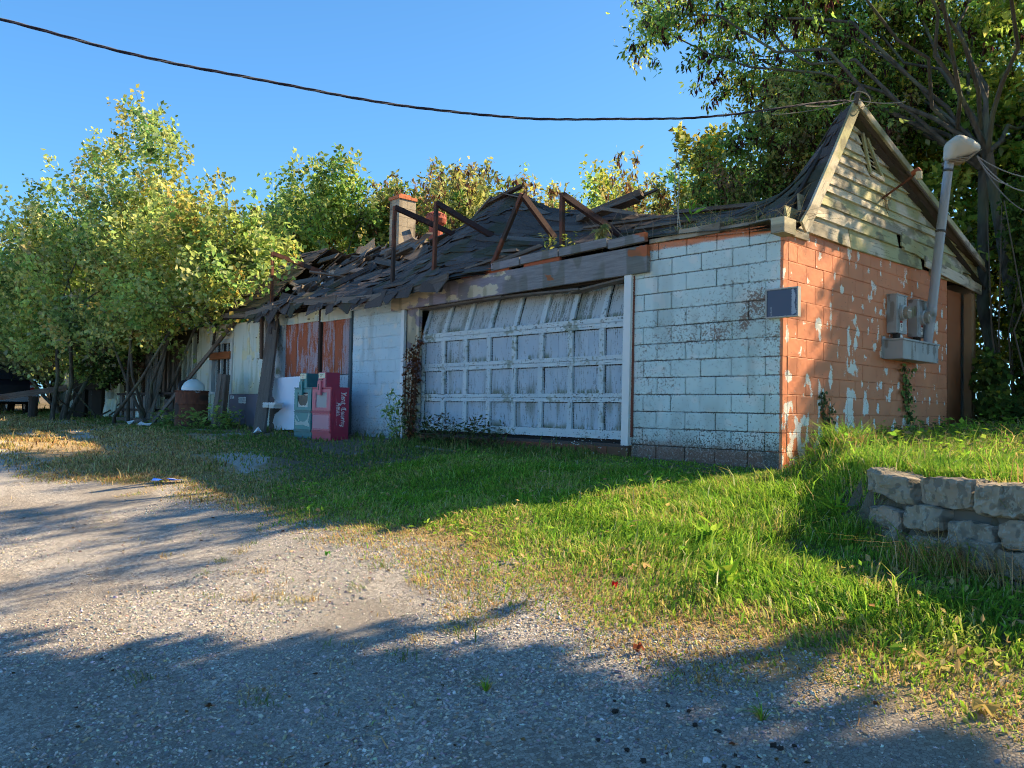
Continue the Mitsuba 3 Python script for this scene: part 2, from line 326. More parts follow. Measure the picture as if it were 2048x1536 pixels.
scene['ground_mat'] = bumped(princ(proc(ground_c), .92, .2, two=False), ground_b, .0045, 2e-3)
# ------------------------------------------------------------------ ground
def axis(lo, hi, step, far):
    a = np.arange(lo, hi + 1e-6, step); out = [lo]; s = step
    while out[-1] > -far: s *= 1.35; out.append(out[-1] - s)
    o2 = [hi]; s = step
    while o2[-1] < far: s *= 1.35; o2.append(o2[-1] + s)
    return np.array(sorted(set(out[1:]) | set(a) | set(o2[1:])))
gx, gy = axis(-16, 7, .16, 500), axis(-9, 8, .14, 500)
X, Y = np.meshgrid(gx, gy, indexing='ij')
i, j = np.meshgrid(np.arange(len(gx) - 1), np.arange(len(gy) - 1), indexing='ij'); k = len(gy)
q = np.stack([i * k + j, (i + 1) * k + j, (i + 1) * k + j + 1, i * k + j + 1], -1).reshape(-1, 4)
g = MB(); g.add(np.stack([X, Y, ground_z(X, Y)], -1).reshape(-1, 3), q)
put('gravel_yard', g, 'ground_mat', 'gravel yard running into rough grass before the derelict building', kind='structure', smooth=True)
# ------------------------------------------------------------------ the building
B = thing('derelict_building', 'long derelict block building with caved in shingle roof, orange end wall and pale blue front', 'building')
CR = .2032
def block(lo, hi, face, gap):
    """one concrete block, face: 'y' looks to -y, 'x' looks to +x; arrises chamfered"""
    lo, hi = np.array(lo, float), np.array(hi, float); c = .005
    lo2, hi2 = lo.copy(), hi.copy()
    if face == 'y':
        lo[[0, 2]] += gap / 2; hi[[0, 2]] -= gap / 2
        x0, x1, z0, z1, y0, y1 = lo[0], hi[0], lo[2], hi[2], lo[1], hi[1]
        R = lambda e, y: [(x0 + e, y, z0 + e), (x1 - e, y, z0 + e), (x1 - e, y, z1 - e), (x0 + e, y, z1 - e)]
        v = R(c, y0) + R(0, y0 + c) + R(0, y1)
    else:
        lo[[1, 2]] += gap / 2; hi[[1, 2]] -= gap / 2
        y0, y1, z0, z1, x0, x1 = lo[1], hi[1], lo[2], hi[2], lo[0], hi[0]
        R = lambda e, x: [(x, y0 + e, z0 + e), (x, y1 - e, z0 + e), (x, y1 - e, z1 - e), (x, y0 + e, z1 - e)]
        v = R(c, x1) + R(0, x1 - c) + R(0, x0)
    f = [[0, 1, 2, 3]] + [[a + 4, (a + 1) % 4 + 4, (a + 1) % 4, a] for a in range(4)] + [[a + 8, (a + 1) % 4 + 8, (a + 1) % 4 + 4, a + 4] for a in range(4)]
    m = MB(); m.add(v, f); return m
ZT = 3.6456
def block_wall(parent, x0, x1, z0, face, gaps, phase=0., jit=.0025):
    """courses of blocks from z0 up to the top of the wall"""
    r = 0
    while ZT - r * CR > z0:
        zt, zb = ZT - r * CR, ZT - (r + 1) * CR
        s = (0. if (r + phase) % 2 == 0 else -.2032)
        while s < x1 - x0 - .01:
            a, b = max(s, 0), min(s + .4064, x1 - x0)
            d = jit * rng.normal() ; gp = gaps[int(rng.random() * len(gaps))]
            if b - a > .03:
                if face == 'y': put(parent + '__block', block((x1 - b, d, zb), (x1 - a, .10, zt), 'y', gp), 'wall_paint')
                else: put(parent + '__block', block((-.11, x0 + a, zb), (d, x0 + b, zt), 'x', gp), 'wall_paint')
            s += .4064
        r += 1
DK = (.055, .055, .05)
# front right wall
m = MB(); m.box((-2.0, .012, .6), (-.012, .2, ZT - .01), DK); fw = put(B + '__front_wall', m, 'matte', 'pale blue painted block wall at the right of the front')
block_wall(fw, -2.0, 0., .72, 'y', (.003, .005, .008, .010, .011))
m = MB(); m.box((-.2, .012, .6), (-.010, 4.75, ZT - .01), (.33, .13, .075)); sw = put(B + '__side_wall', m, 'matte', 'orange painted block wall with white flaking patches')
block_wall(sw, .10, 4.75, .95, 'x', (.0012, .0018, .0025, .0035), 0, .0012)
# narrow blue wall left of the garage opening
m = MB(); m.box((-8.45, .012, .7), (-6.86, .2, 3.4), (.26, .32, .36)); bw = put(B + '__bay_wall', m, 'matte', 'narrow pale blue block wall beside the orange boards')
block_wall(bw, -8.44, -6.87, .72, 'y', (.001, .001, .0015, .002, .004), 1)
# sill course of bricks under the garage door
m = MB(); m.box((-6.78, .03, .7), (-2.0, .3, 1.20), (.09, .07, .06)); sl = put(B + '__door_sill', m, 'matte', 'mossy orange masonry sill under the garage door')
for a in np.arange(-6.76, -2.05, .4):
    mm = MB(); t = rng.random(); c = np.array([.20, .075, .045]) * (1 - t * .6) + np.array([.09, .08, .05]) * t * .6
    mm.box((a + .004, -.03 + .01 * rng.normal() * .3, .75), (min(a + .396, -2.03), .06, 1.165), c); put(sl + '__block', mm, 'matte')
# garage door
m = MB(); m.box((-6.5, .165, 1.2), (-2.02, .19, 2.8), (.03, .03, .03)); gd = put(B + '__garage_door', m, 'matte', 'weathered white panelled wooden garage door')
ST = [-6.45, -5.90, -5.355, -4.805, -4.25, -3.70, -3.14, -2.585, -2.03]
secs = [(1.25, 1.36), (1.72, 1.775), (1.78, 1.835), (2.205, 2.262), (2.267, 2.325), (2.68, 2.745), (2.75, 2.815)]
def lean(z): return .10 + max(0, z - 2.78) * .32
for a, b in secs:
    m = MB(); m.beam((-6.47, .118, (a + b) / 2), (-2.03, .118, (a + b) / 2 + .004), .036, b - a, side=(0, 1, 0)); put(gd + '__rail', m, 'door_trim')
rows = [(1.36, 1.72), (1.835, 2.205), (2.325, 2.68), (2.815, 3.27)]
for ri, (a, b) in enumerate(rows):
    for ci in range(9):
        x = ST[ci]; w = .085 + .012 * rng.normal() * .4
        m = MB(); y0, y1 = lean(a) + .018, lean(b) + .018
        m.beam((x, y0, a), (x + .006 * rng.normal(), y1, b), w if 0 < ci < 8 else .07, .036, side=(1, 0, 0)); put(gd + '__stile', m, 'door_trim')
        if ci < 8:
            m = MB(); d = .026 + .006 * rng.random()
            for lo, hi in ([(x + .05, ST[ci + 1] - .052)] if rng.random() < .55 else [(x + .05, x + .30), (x + .304, ST[ci + 1] - .052)]):
                m.beam(((lo + hi) / 2, y0 + d, a + .006), ((lo + hi) / 2, y1 + d, b - .008), hi - lo, .016, side=(1, 0, 0))
            put(gd + '__panel', m, 'door_paint')
m = MB(); m.beam((-2.055, -.03, 1.19), (-2.035, -.03, 3.30), .11, .07, side=(1, 0, 0), c=(.66, .67, .66)); put(B + '__door_post', m, 'satin', 'white post at the right of the garage door')
m = MB(); m.beam((-1.985, -.005, 1.3), (-1.985, -.005, 3.28), .03, .03, side=(1, 0, 0), c=(.20, .07, .05)); put(B + '__door_stop', m, 'matte')
m = MB(); m.beam((-6.825, -.02, 1.05), (-6.835, -.02, 3.33), .085, .05, side=(1, 0, 0), c=(.60, .66, .70)); put(B + '__trim_strip', m, 'satin', 'white vertical trim strip left of the garage door')
m = MB(); m.beam((-6.62, .05, .95), (-6.62, .05, 3.34), .32, .07, side=(1, 0, 0)); put(B + '__door_jamb', m, 'peel_wood', 'peeling brown jamb board left of the garage door')
# header over the garage opening
m = MB(); m.beam((-7.13, -.05, 3.405), (-1.735, -.05, 3.462), .06, .33, side=(0, 1, 0)); put(B + '__header_board', m, 'peel_wood', 'long peeling purple grey header board')
m = MB()
for a, b, z0, z1 in ((-6.9, -4.4, 3.23, 3.25), (-4.5, -2.9, 3.255, 3.21), (-3.1, -2.1, 3.19, 3.27)): m.beam((a, .08 + .03 * rng.random(), z0), (b, .05, z1), .16, .025, side=(0, 1, 0))
put(B + '__soffit_board', m, 'wood_grey')
m = MB(); m.box((-6.8, .11, 3.28), (-2.0, .3, 3.6), (.05, .045, .04)); put(B + '__lintel', m, 'matte')
for p, q, h_ in (((-8.5, -.015, 3.52), (-6.4, -.03, 3.55), .12), ((-5.3, -.04, 3.62), (-4.2, -.045, 3.64), .10), ((-3.9, -.04, 3.64), (-3.2, -.045, 3.66), .08)):
    m = MB(); m.beam(p, q, .05, h_, side=(0, 1, 0), c=(.37, .11, .055)); put(B + '__eave_trim', m, 'matte', 'orange painted trim showing under the roof edge')
for a, b, z in ((-4.55, -3.95, 3.69), (-3.93, -3.2, 3.715), (-3.18, -2.35, 3.73), (-2.33, -1.75, 3.715)):
    m = MB(); m.beam((a, -.07, z - .01), (b, -.075, z + .01), .07, .11, side=(0, 1, 0)); put(B + '__cap_board', m, 'peel_wood')
m = MB(); m.box((-1.74, -.03, ZT + .001), (.02, .16, ZT + .05), (.20, .19, .17)); m.box((-1.3, -.045, ZT - .01), (-.75, .12, ZT + .10), (.22, .20, .18)); put(B + '__wall_cap', m, 'concrete')
# trim under the eave left of the header
m = MB(); m.beam((-8.47, -.045, 3.385), (-7.12, -.045, 3.45), .03, .075, side=(0, 1, 0), c=(.60, .66, .70)); put(B + '__gutter_board', m, 'satin')
m = MB(); m.beam((-8.49, .0, 1.0), (-8.49, .0, 3.4), .07, .06, side=(1, 0, 0), c=(.10, .13, .15)); put(B + '__corner_strip', m, 'matte')
# boarded bay in orange
m = MB(); m.box((-11.9, .03, .8), (-8.46, .2, 3.45), (.10, .09, .10)); bb = put(B + '__boarded_bay', m, 'matte', 'bay boarded over with peeling orange planks')
for a, b, in ((-11.44, -11.0), (-10.98, -10.52), (-10.51, -10.08), (-10.07, -9.62), (-9.50, -9.06), (-9.05, -8.78), (-8.77, -8.54)):
    m = MB(); z0 = 2.2 + .01 * rng.normal()
    m.box((a, -.01 - .006 * rng.random(), z0), (b, .028, 3.27), L=(0, 0, 1)); put(bb + '__plank', m, 'orange_board' if a > -11.2 else 'door_paint')
m = MB(); m.beam((-9.56, -.03, 2.15), (-9.57, -.03, 3.45), .07, .05, side=(1, 0, 0), c=(.05, .035, .03)); put(bb + '__batten', m, 'matte')
for a, b, z0, z1 in ((-11.5, -10.9, 3.26, 3.5), (-10.88, -9.6, 3.25, 3.46), (-9.53, -8.46, 3.22, 3.46)):
    m = MB(); m.box((a, -.05, z0), (b, .025, z1), (.56, .63, .68)); put(bb + '__fascia_panel', m, 'pale_panel')
for a, b in ((-11.4, -10.6), (-10.58, -9.7), (-9.68, -9.1), (-9.08, -8.52)):
    m = MB(); m.box((a, -.02, 1.0), (b, .028, 2.19), L=(0, 0, 1)); put(bb + '__lower_board', m, 'door_paint')
# rear, left and inner walls
m = MB(); m.box((-20, 5.85, .6), (-.02, 6.0, 3.7), (.36, .34, .30)); put(B + '__rear_wall', m, 'matte')
m = MB(); m.box((-8.6, .25, .6), (-8.45, 5.8, 3.4), (.12, .11, .10)); m.box((-20, .3, .7), (-.25, 5.8, 1.0), (.06, .055, .05)); put(B + '__interior', m, 'matte')
# wooden return of the end wall
for a, b, d, c in ((4.76, 5.05, -.16, (.10, .05, .03)), (5.06, 5.62, -.10, (.36, .135, .06)), (5.66, 5.98, 0., (.30, .17, .08))):
    m = MB(); m.box((d - .05, a, 1.1), (d, b, 3.52), c, L=(0, 0, 1)); put(B + '__side_plank', m, 'matte')
m = MB(); m.box((-.05, 5.6, 1.1), (.06, 5.72, 3.5), (.36, .22, .12)); put(B + '__side_post', m, 'matte')
# left shed wall
m = MB()
for x0, x1, z0, z1 in ((-13.56, -11.7, 1.0, 3.46), (-15.6, -14.74, 1.0, 3.5), (-14.74, -13.56, 1.0, 1.84), (-14.74, -13.56, 3.10, 3.48)): m.box((x0, .02, z0), (x1, .14, z1))
lw = put(B + '__left_wall', m, 'pale_panel', 'pale mint panelled wall with a narrow window')
for x0, x1, z0, z1 in ((-13.54, -12.72, 1.86, 3.44), (-12.71, -11.95, 1.86, 3.42), (-15.55, -14.78, 1.1, 3.46)):
    m = MB(); m.box((x0, 0, z0), (x1, .018, z1)); put(lw + '__panel', m, 'pale_panel')
m = MB(); m.box((-14.74, .0, 3.12), (-13.57, .018, 3.44), (.62, .60, .48)); put(lw + '__panel', m, 'matte', 'cream panel above the window')
for x0, x1 in ((-13.64, -12.75), (-12.74, -12.0)):
    m = MB(); m.box((x0, -.022, 1.02), (x1, .018, 1.845), (.16, .155, .19)); put(lw + '__skirt_panel', m, 'matte')
wn = lw + '__window'
m = MB()
for lo, hi in (((-14.78, -.03, 1.84), (-14.66, .06, 3.12)), ((-13.66, -.03, 1.84), (-13.54, .06, 3.12)), ((-14.66, -.03, 3.03), (-13.66, .06, 3.12)), ((-14.66, -.03, 1.84), (-13.66, .06, 1.90)), ((-14.22, -.01, 1.9), (-14.17, .05, 3.03)), ((-14.5, .0, 1.9), (-14.47, .04, 3.03)), ((-13.9, .0, 1.9), (-13.87, .04, 3.03))): m.box(lo, hi, (.44, .48, .47))
put(wn, m, 'matte', 'narrow window with a brown board nailed across')
m = MB(); m.box((-14.66, .07, 1.9), (-13.66, .075, 3.03), (.02, .022, .022)); put(lw + '__window_glass', m, 'satin')
m = MB(); m.box((-14.74, -.06, 2.66), (-13.60, -.031, 2.83), (.25, .085, .03)); put(lw + '__cross_board', m, 'matte')
for x0, x1, z0, z1 in ((-13.56, -13.38, 1.74, 1.81), (-13.12, -12.76, 1.64, 1.78)):
    m = MB(); m.box((x0, -.03, z0), (x1, -.0225, z1), (.60, .66, .66))
    for t in np.linspace(.2, .8, 4): m.box((x0 + .03, -.0315, z0 + (z1 - z0) * t), (x1 - .03, -.0302, z0 + (z1 - z0) * t + .006), (.2, .25, .3))
    put(lw + '__notice', m, 'matte', 'small white notice on the grey panel')
m = MB(); m.beam((-12.02, -.03, 2.6), (-12.08, -.03, 3.66), .10, .07, side=(1, 0, 0), c=(.11, .07, .05)); m.beam((-11.86, -.02, 2.6), (-11.9, -.02, 3.4), .07, .06, side=(1, 0, 0), c=(.34, .31, .27)); put(lw + '__downpipe_board', m, 'matte')
m = MB(); m.beam((-14.55, -.06, 3.0), (-14.28, -.1, 3.48), .07, .03, side=(1, 0, 0), c=(.05, .045, .04)); put(lw + '__hanging_lath', m, 'matte')
# far left wall behind the shrubs: dark battens and white panels
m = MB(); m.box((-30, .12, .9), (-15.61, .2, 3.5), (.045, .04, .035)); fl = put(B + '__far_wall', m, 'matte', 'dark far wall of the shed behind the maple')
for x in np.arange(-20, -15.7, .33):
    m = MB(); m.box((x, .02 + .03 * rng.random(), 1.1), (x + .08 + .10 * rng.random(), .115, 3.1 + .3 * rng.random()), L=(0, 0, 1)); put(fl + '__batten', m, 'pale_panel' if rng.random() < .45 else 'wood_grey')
for a, b, z in ((-29.0, -25.6, 3.1), (-24.2, -21.4, 3.0), (-20.9, -19.95, 1.95)):
    m = MB(); m.box((a, -.02, 1.05), (b, .11, z), (.60, .68, .72)); put(fl + '__white_panel', m, 'pale_panel')
# ------------------------------------------------------------------ roof
RX = [-20, -19.04, -16.7, -13.9, -11.8, -9.8, -8.74, -7.94, -7.49, -7.06, -6.38, -5.98, -5.24, -4.12, -3.13, -2.25, -1.54, -.87, -.6, -.35, -.06, .14]
RY = [1.8] * 16 + [1.75, 1.5, 1.45, 1.4, 1.38, 1.36]
RZ = [5.25, 5.27, 5.3, 5.35, 5.31, 4.92, 4.93, 4.87, 5.09, 5.29, 5.44, 5.40, 4.99, 4.76, 4.54, 4.41, 4.36, 4.35, 4.52, 4.78, 5.18, 5.25]
EXs = [-20, -15.5, -13, -11.9, -10.5, -8.5, -6.9, -4.5, -1.7, -.3, .3]
EZs = [3.85, 3.78, 3.66, 3.55, 3.66, 3.53, 3.49, 3.66, 3.72, 3.64, 3.62]
def roof_p(x, t):
    """front slope: x, t = 0 at the eave to 1 at the ridge"""
    x, t = np.asarray(x, float), np.asarray(t, float)
    ye = np.where(x < -7, -.33, -.33 + .3 * ss(-5.2, -4.4, x) - .1 * ss(-.5, 0, x))
    yr, zr, ze = np.interp(x, RX, RY), np.interp(x, RX, RZ), np.interp(x, EXs, EZs)
    pr = t - .10 * ss(-5.5, -4, x) * (1 - ss(-.9, -.2, x)) * np.sin(np.pi * t); gw = ss(-.9, -.2, x); pr = pr * (1 - gw) + gw * np.where(t < .2, t * .05, .01 + (t - .2) / .8 * .99)
    wob = .07 * (meshkit.fbm(np.stack([x * .9, t * 2.2, x * 0], -1), 3, 3) - .5) * np.sin(np.pi * np.clip(t, 0, 1)) ** .5
    return np.stack([x + 0 * t, ye + (yr - ye) * t, ze + (zr - ze) * pr + wob], -1)
def in_hole(x, t):
    n = .5 * (meshkit.fbm(np.stack([np.asarray(x) * 2., np.asarray(t) * 5, np.asarray(x) * 0], -1), 3, 9) - .5)
    left = -11.75 - .9 * t + n; right = np.interp(t, [0, .14, .3, .6, 1.], [-11.2, -10.4, -8.9, -8.35, -7.9]) + n * .5
    return (x > left) & (x < right) & (t > .10 + .1 * n)
rf_deck = MB()
nx, nt = 170, 14
xs, ts = np.linspace(-19.8, .10, nx), np.linspace(0, 1, nt)
XX, TT = np.meshgrid(xs, ts, indexing='ij'); V = roof_p(XX, TT).reshape(-1, 3) - [0, 0, .035]
i, j = np.meshgrid(np.arange(nx - 1), np.arange(nt - 1), indexing='ij'); q = np.stack([i * nt + j, (i + 1) * nt + j, (i + 1) * nt + j + 1, i * nt + j + 1], -1).reshape(-1, 4)
cx, ct = (XX[:-1, :-1] + XX[1:, 1:]).ravel() / 2, (TT[:-1, :-1] + TT[1:, 1:]).ravel() / 2
q = q[~in_hole(cx, ct)]
rf_deck.add(V, q, None, (.05, .045, .04)); rf_deck.add(V - [0, 0, .03], q[:, ::-1], None, (.05, .045, .04))
rf = put(B + '__roof', rf_deck, 'matte', 'sagging shingle roof with a caved in hole')
# rear slope
m = MB(); YY = np.linspace(0, 1, 8); XX2, TT2 = np.meshgrid(xs, YY, indexing='ij')
yr, zr = np.interp(XX2, RX, RY), np.interp(XX2, RX, RZ)
V2 = np.stack([XX2, yr + (6.15 - yr) * TT2, zr - .03 + (3.66 - zr) * TT2], -1).reshape(-1, 3)
i, j = np.meshgrid(np.arange(nx - 1), np.arange(7), indexing='ij'); q2 = np.stack([i * 8 + j, (i + 1) * 8 + j, (i + 1) * 8 + j + 1, i * 8 + j + 1], -1).reshape(-1, 4)
keep = ~((XX2[:-1, :-1].ravel() > -12.3) & (XX2[:-1, :-1].ravel() < -10.6) & (TT2[:-1, :-1].ravel() < .12))
m.add(V2, q2[keep], np.stack([XX2.ravel(), TT2.ravel() * 4 + 5], 1)); put(B + '__rear_roof', m, 'shingle', smooth=True)
# shingles: courses of separate tabs, the nearest 300 each an entry of its own
tabs = []
course = .135
for r in range(26):
    x = -19.7 + rng.random() * .3
    while x < .09:
        w = min(.30 + .01 * rng.normal(), .128 - x)
        pr = roof_p(np.array([x + w / 2] * 2), np.array([0., 1.])); Ls = np.linalg.norm(pr[1] - pr[0])
        t0 = (r * course - .04) / Ls; t1 = t0 + (course + .05) / Ls
        x0 = x; x += w + .006
        if t0 > .99 or in_hole(x0 + w / 2, t0 + .03) or rng.random() < .035 + .10 * (-11 < x0 < -7.5): continue
        t1 = min(t1, 1.02)
        p = roof_p(np.array([x0, x0 + w, x0 + w, x0]), np.array([t0, t0, t1, t1]))
        n = nrm(np.cross(p[1] - p[0], p[3] - p[0]))
        curl = .005 + abs(rng.normal()) * .005 + (.03 * rng.random() if rng.random() < .04 else 0)
        sl = rng.normal() * .012 * (p[1] - p[0]) * 0
        lift = np.array([curl, curl * (1 + .8 * rng.normal() * .5), .004, .004])
        p = p + n * lift[:, None] + (p[3] - p[0]) * (rng.normal() * .10 if rng.random() < .12 else rng.normal() * .025)
        tabs.append((np.linalg.norm(p.mean(0) - CAM), p, n))
tabs.sort(key=lambda a: a[0])
rest = MB()
for a, (d, p, n) in enumerate(tabs):
    m = MB() if a < 300 else rest
    m.box8(list(p - n * .009) + list(p), L=p[1] - p[0])
    if a < 300: put(rf + '__shingle', m, 'shingle')
put(rf + '__shingle_field', rest, 'shingle', kind='stuff')
# ragged eave: curled strips of roofing and rotten boards along the edge
for a, b, z0, z1, dy in ((-12.1, -10.9, 3.52, 3.60, -.38), (-11.2, -9.6, 3.58, 3.63, -.36), (-10.0, -8.4, 3.60, 3.54, -.37), (-8.7, -7.0, 3.52, 3.45, -.38), (-7.3, -6.2, 3.44, 3.50, -.36), (-6.4, -5.2, 3.47, 3.58, -.30), (-15.6, -13.7, 3.72, 3.66, -.34), (-14.0, -12.0, 3.66, 3.52, -.36)):
    m = MB(); m.beam((a, dy, z0), (b, dy + .05 * rng.normal(), z1), .03, .10 + .04 * rng.random(), side=(0, 1, 0), bow=-.02); put(rf + '__eave_board', m, 'wood_grey')
for _ in range(26):
    x = rng.uniform(-12.2, -4.6); z = float(np.interp(x, EXs, EZs)); m = MB()
    w, h = rng.uniform(.2, .6), rng.uniform(.10, .26)
    m.beam((x, -.34, z), (x + .06 * rng.normal(), -.40 - .06 * rng.random(), z - h), w, .012, side=(1, 0, .15 * rng.normal()), end=.03); put(rf + '__loose_felt', m, 'shingle')
m = MB(); m.poly([(-.16, 0), (.14, .03), (.2, -.3), (.16, -.42), (.05, -.33), (-.02, -.47), (-.12, -.40), (-.1, -.2)], (-11.05, -.36, 3.52), (1, 0, .15), (-.1, -.1, 1), .02); put(rf + '__hanging_felt', m, 'shingle', 'torn roofing felt hanging over the eave')
m = MB(); m.beam((-15.6, -.3, 3.70), (-11.9, -.28, 3.56), .06, .22, side=(0, 1, 0), c=(.035, .03, .03)); put(rf + '__fascia', m, 'matte')
# caved in part: lower surface of broken decking, rafters and boards
m = MB(); XX3, TT3 = np.meshgrid(np.linspace(-10.9, -7.7, 26), np.linspace(.1, 1.05, 14), indexing='ij')
V3 = roof_p(XX3, np.clip(TT3, 0, 1)); V3[..., 2] += -.16 + .30 * (meshkit.fbm(np.stack([XX3 * 2.4, TT3 * 6, XX3 * 0], -1), 3, 4) - .5) - .25 * ss(-9.6, -10.9, XX3)
i, j = np.meshgrid(np.arange(25), np.arange(13), indexing='ij'); m.add(V3.reshape(-1, 3), np.stack([i * 14 + j, (i + 1) * 14 + j, (i + 1) * 14 + j + 1, i * 14 + j + 1], -1).reshape(-1, 4), np.stack([XX3.ravel(), XX3.ravel() * 0 + 35], 1)); put(rf + '__sunken_deck', m, 'shingle')
for _ in range(120):
    x = rng.uniform(-11.3, -7.9) if rng.random() < .8 else rng.uniform(-12.2, -10.4); t = rng.uniform(.15, 1.0)
    if x > np.interp(t, [0, .14, .3, .6, 1.], [-11.2, -10.2, -8.8, -8.2, -7.8]): continue
    p = roof_p(np.array([x]), np.array([t]))[0] + [0, 0, rng.uniform(-.12, .14) - .2 * float(ss(-10.3, -11, x))]
    a = rng.normal() * .5 + (0 if rng.random() < .6 else 1.3); L = rng.uniform(.3, 1.1); d = np.array([math.cos(a), math.sin(a) * .75, math.sin(a) * .5 + .22 * rng.normal()]) * L / 2
    m = MB(); m.beam(p - d, p + d, rng.uniform(.06, .2), rng.uniform(.012, .035), side=(-.3 * rng.normal(), .8, .55 + .4 * rng.normal()), end=rng.uniform(0, .06)); put(rf + '__broken_board', m, 'wood_grey' if rng.random() < .72 else 'shingle')
for p, q, w, h in (((-11.9, .1, 3.45), (-10.6, 1.3, 4.35), .10, .14), ((-11.5, .0, 3.6), (-10.3, 1.2, 4.55), .09, .13), ((-11.2, .0, 3.62), (-9.6, .6, 4.0), .13, .05), ((-11.0, -.1, 3.72), (-9.3, .3, 3.86), .16, .03), ((-10.9, .3, 3.8), (-10.7, .9, 4.6), .14, .04), ((-10.4, .5, 3.9), (-10.35, .8, 4.5), .16, .03), ((-10.2, .3, 3.9), (-9.3, 1.3, 4.6), .09, .12), ((-11.9, 1.0, 4.3), (-10.2, 1.5, 4.75), .07, .12), ((-11.4, 1.7, 4.9), (-9.2, 1.6, 4.9), .14, .04), ((-10.9, 1.1, 4.55), (-9.9, 1.5, 4.95), .12, .03), ((-9.5, .9, 4.35), (-8.2, 1.1, 4.65), .14, .03), ((-9.9, .45, 4.02), (-8.5, .2, 3.86), .18, .02)):
    m = MB(); m.beam(p, q, w, h, end=.03); put(rf + '__rafter', m, 'wood_grey')
for p, c in (((-10.55, .55, 4.12), (.55, .55, .56)), ((-10.75, .62, 4.0), (.42, .42, .44)), ((-10.3, 1.6, 4.95), (.55, .38, .24)), ((-10.0, 1.65, 4.98), (.45, .27, .18)), ((-10.6, .8, 4.4), (.42, .40, .38))):
    m = MB(); m.add(np.array(p) + P3(8) * [.16, .08, .09], ConvexHull(np.random.default_rng(3).normal(size=(8, 3))).simplices, None, c); put(rf + '__scrap', m, 'matte')
# broken rafters on the ridge
for p, q, w, h in (((-4.25, 1.5, 4.63), (-2.9, 1.3, 4.74), .15, .10), ((-4.0, 1.4, 4.60), (-2.95, 1.25, 4.66), .22, .05), ((-3.5, 1.2, 4.60), (-2.85, 1.1, 4.40), .16, .05), ((-3.6, 1.6, 4.72), (-2.75, 1.45, 4.80), .05, .03), ((-6.7, 1.7, 5.36), (-5.9, 1.75, 5.52), .10, .05), ((-7.0, 1.7, 5.18), (-6.6, 1.7, 5.42), .14, .03), ((-6.3, 1.7, 5.45), (-5.5, 1.65, 5.18), .16, .02), ((-2.6, 1.75, 4.50), (-1.3, 1.8, 4.40), .10, .05), ((-5.4, .6, 4.1), (-4.5, .4, 4.0), .14, .04), ((-4.5, -.05, 3.74), (-3.9, .25, 3.95), .10, .05), ((-4.3, 0, 3.75), (-3.6, .1, 3.82), .12, .02), ((-5.1, -.1, 3.72), (-4.5, .1, 3.86), .09, .03), ((-3.5, .8, 4.25), (-2.3, .9, 4.22), .10, .03), ((-2.3, .5, 4.0), (-1.5, .6, 4.0), .14, .03)):
    m = MB(); m.beam(p, q, w, h, end=.04); put(rf + '__ridge_board', m, 'wood_grey')
# long slipped strips and cracks over the main slope
for _ in range(46):
    x, t = rng.uniform(-7.6, -.4), rng.uniform(.05, .95); w = rng.uniform(.25, .9)
    p = roof_p(np.array([x, x + w]), np.array([t, t + .03 * rng.normal()])) + [0, 0, .03]
    m = MB(); m.beam(p[0], p[1], rng.uniform(.05, .13), .012, side=(0, .75, .6), end=.04); put(rf + '__slipped_strip', m, 'shingle' if rng.random() < .75 else 'wood_grey')
# ------------------------------------------------------------------ gable
gb_m = MB(); gb_m.poly([(.25, 3.62), (5.95, 3.62), (5.95, 3.93), (1.5, 5.02), (1.2, 4.9), (.3, 3.9)], (-.05, 0, 0), (0, 1, 0), (0, 0, 1), -.04, (.04, .035, .03)); gb = put(B + '__gable', gb_m, 'matte', 'gable of weathered cream clapboards with green algae')
zs = [3.60, 3.80, 3.985, 4.14, 4.265, 4.42, 4.56, 4.67, 4.76, 4.89, 5.0, 5.09]
def lft(z): return np.interp(z, [3.5, 4.0, 5.1], [.12, .46, 1.42])
def rgt(z): return np.interp(z, [3.62, 3.95, 4.34, 4.61, 4.87, 5.17], [6.02, 5.98, 4.13, 3.2, 2.57, 1.56])
for a in range(len(zs) - 1):
    z0, z1 = zs[a], zs[a + 1] + .018
    parts = [(lft(z0), rgt(z0))]
    if a == 0: parts = [(.02, 1.5), (1.53, 3.72), (4.05, 6.0)]
    if a == 1: parts = [(.3, 2.9), (3.1, 5.97)]
    if 5 <= a <= 9:
        lo, hi = np.interp(z0, [4.6, 5.0], [2.02, 1.73]), np.interp(z0, [4.6, 5.0], [2.37, 1.96])
        if z0 > 4.5: parts = [(lft(z0), lo), (hi, rgt(z0))]
    for y0, y1 in parts:
        if y1 - y0 < .05: continue
        m = MB(); dz0, dz1 = .014 * rng.normal(), .014 * rng.normal()
        sag = -.05 if a == 2 and False else 0
        y0t, y1t = max(y0, lft(z1)), min(y1, rgt(z1))
        if a in (1, 0) and len(parts) > 1: y0t, y1t = (y0, y1)
        if 5 <= a <= 9 and len(parts) > 1:
            lo2, hi2 = np.interp(z1, [4.6, 5.0], [2.02, 1.73]), np.interp(z1, [4.6, 5.0], [2.37, 1.96])
            y0t, y1t = (lft(z1), lo2) if y0 == parts[0][0] else (hi2, rgt(z1))
        o = .012 * rng.random()
        if y1t <= y0t: y1t = y0t + .01
        m.box8([(.034 + o, y0, z0 + dz0), (.034 + o, y1, z0 + dz1 + sag), (.002, y1, z0 + dz1 + sag), (.002, y0, z0 + dz0), (.006, y0t, z1), (.006, y1t, z1 + sag), (-.012, y1t, z1 + sag), (-.012, y0t, z1)], L=(0, 1, 0))
        put(gb + '__clapboard', m, 'clapboard')
m = MB(); m.beam((.03, 3.0, 3.93), (.05, 5.2, 3.70), .02, .17, side=(1, 0, 0)); put(gb + '__loose_board', m, 'clapboard')
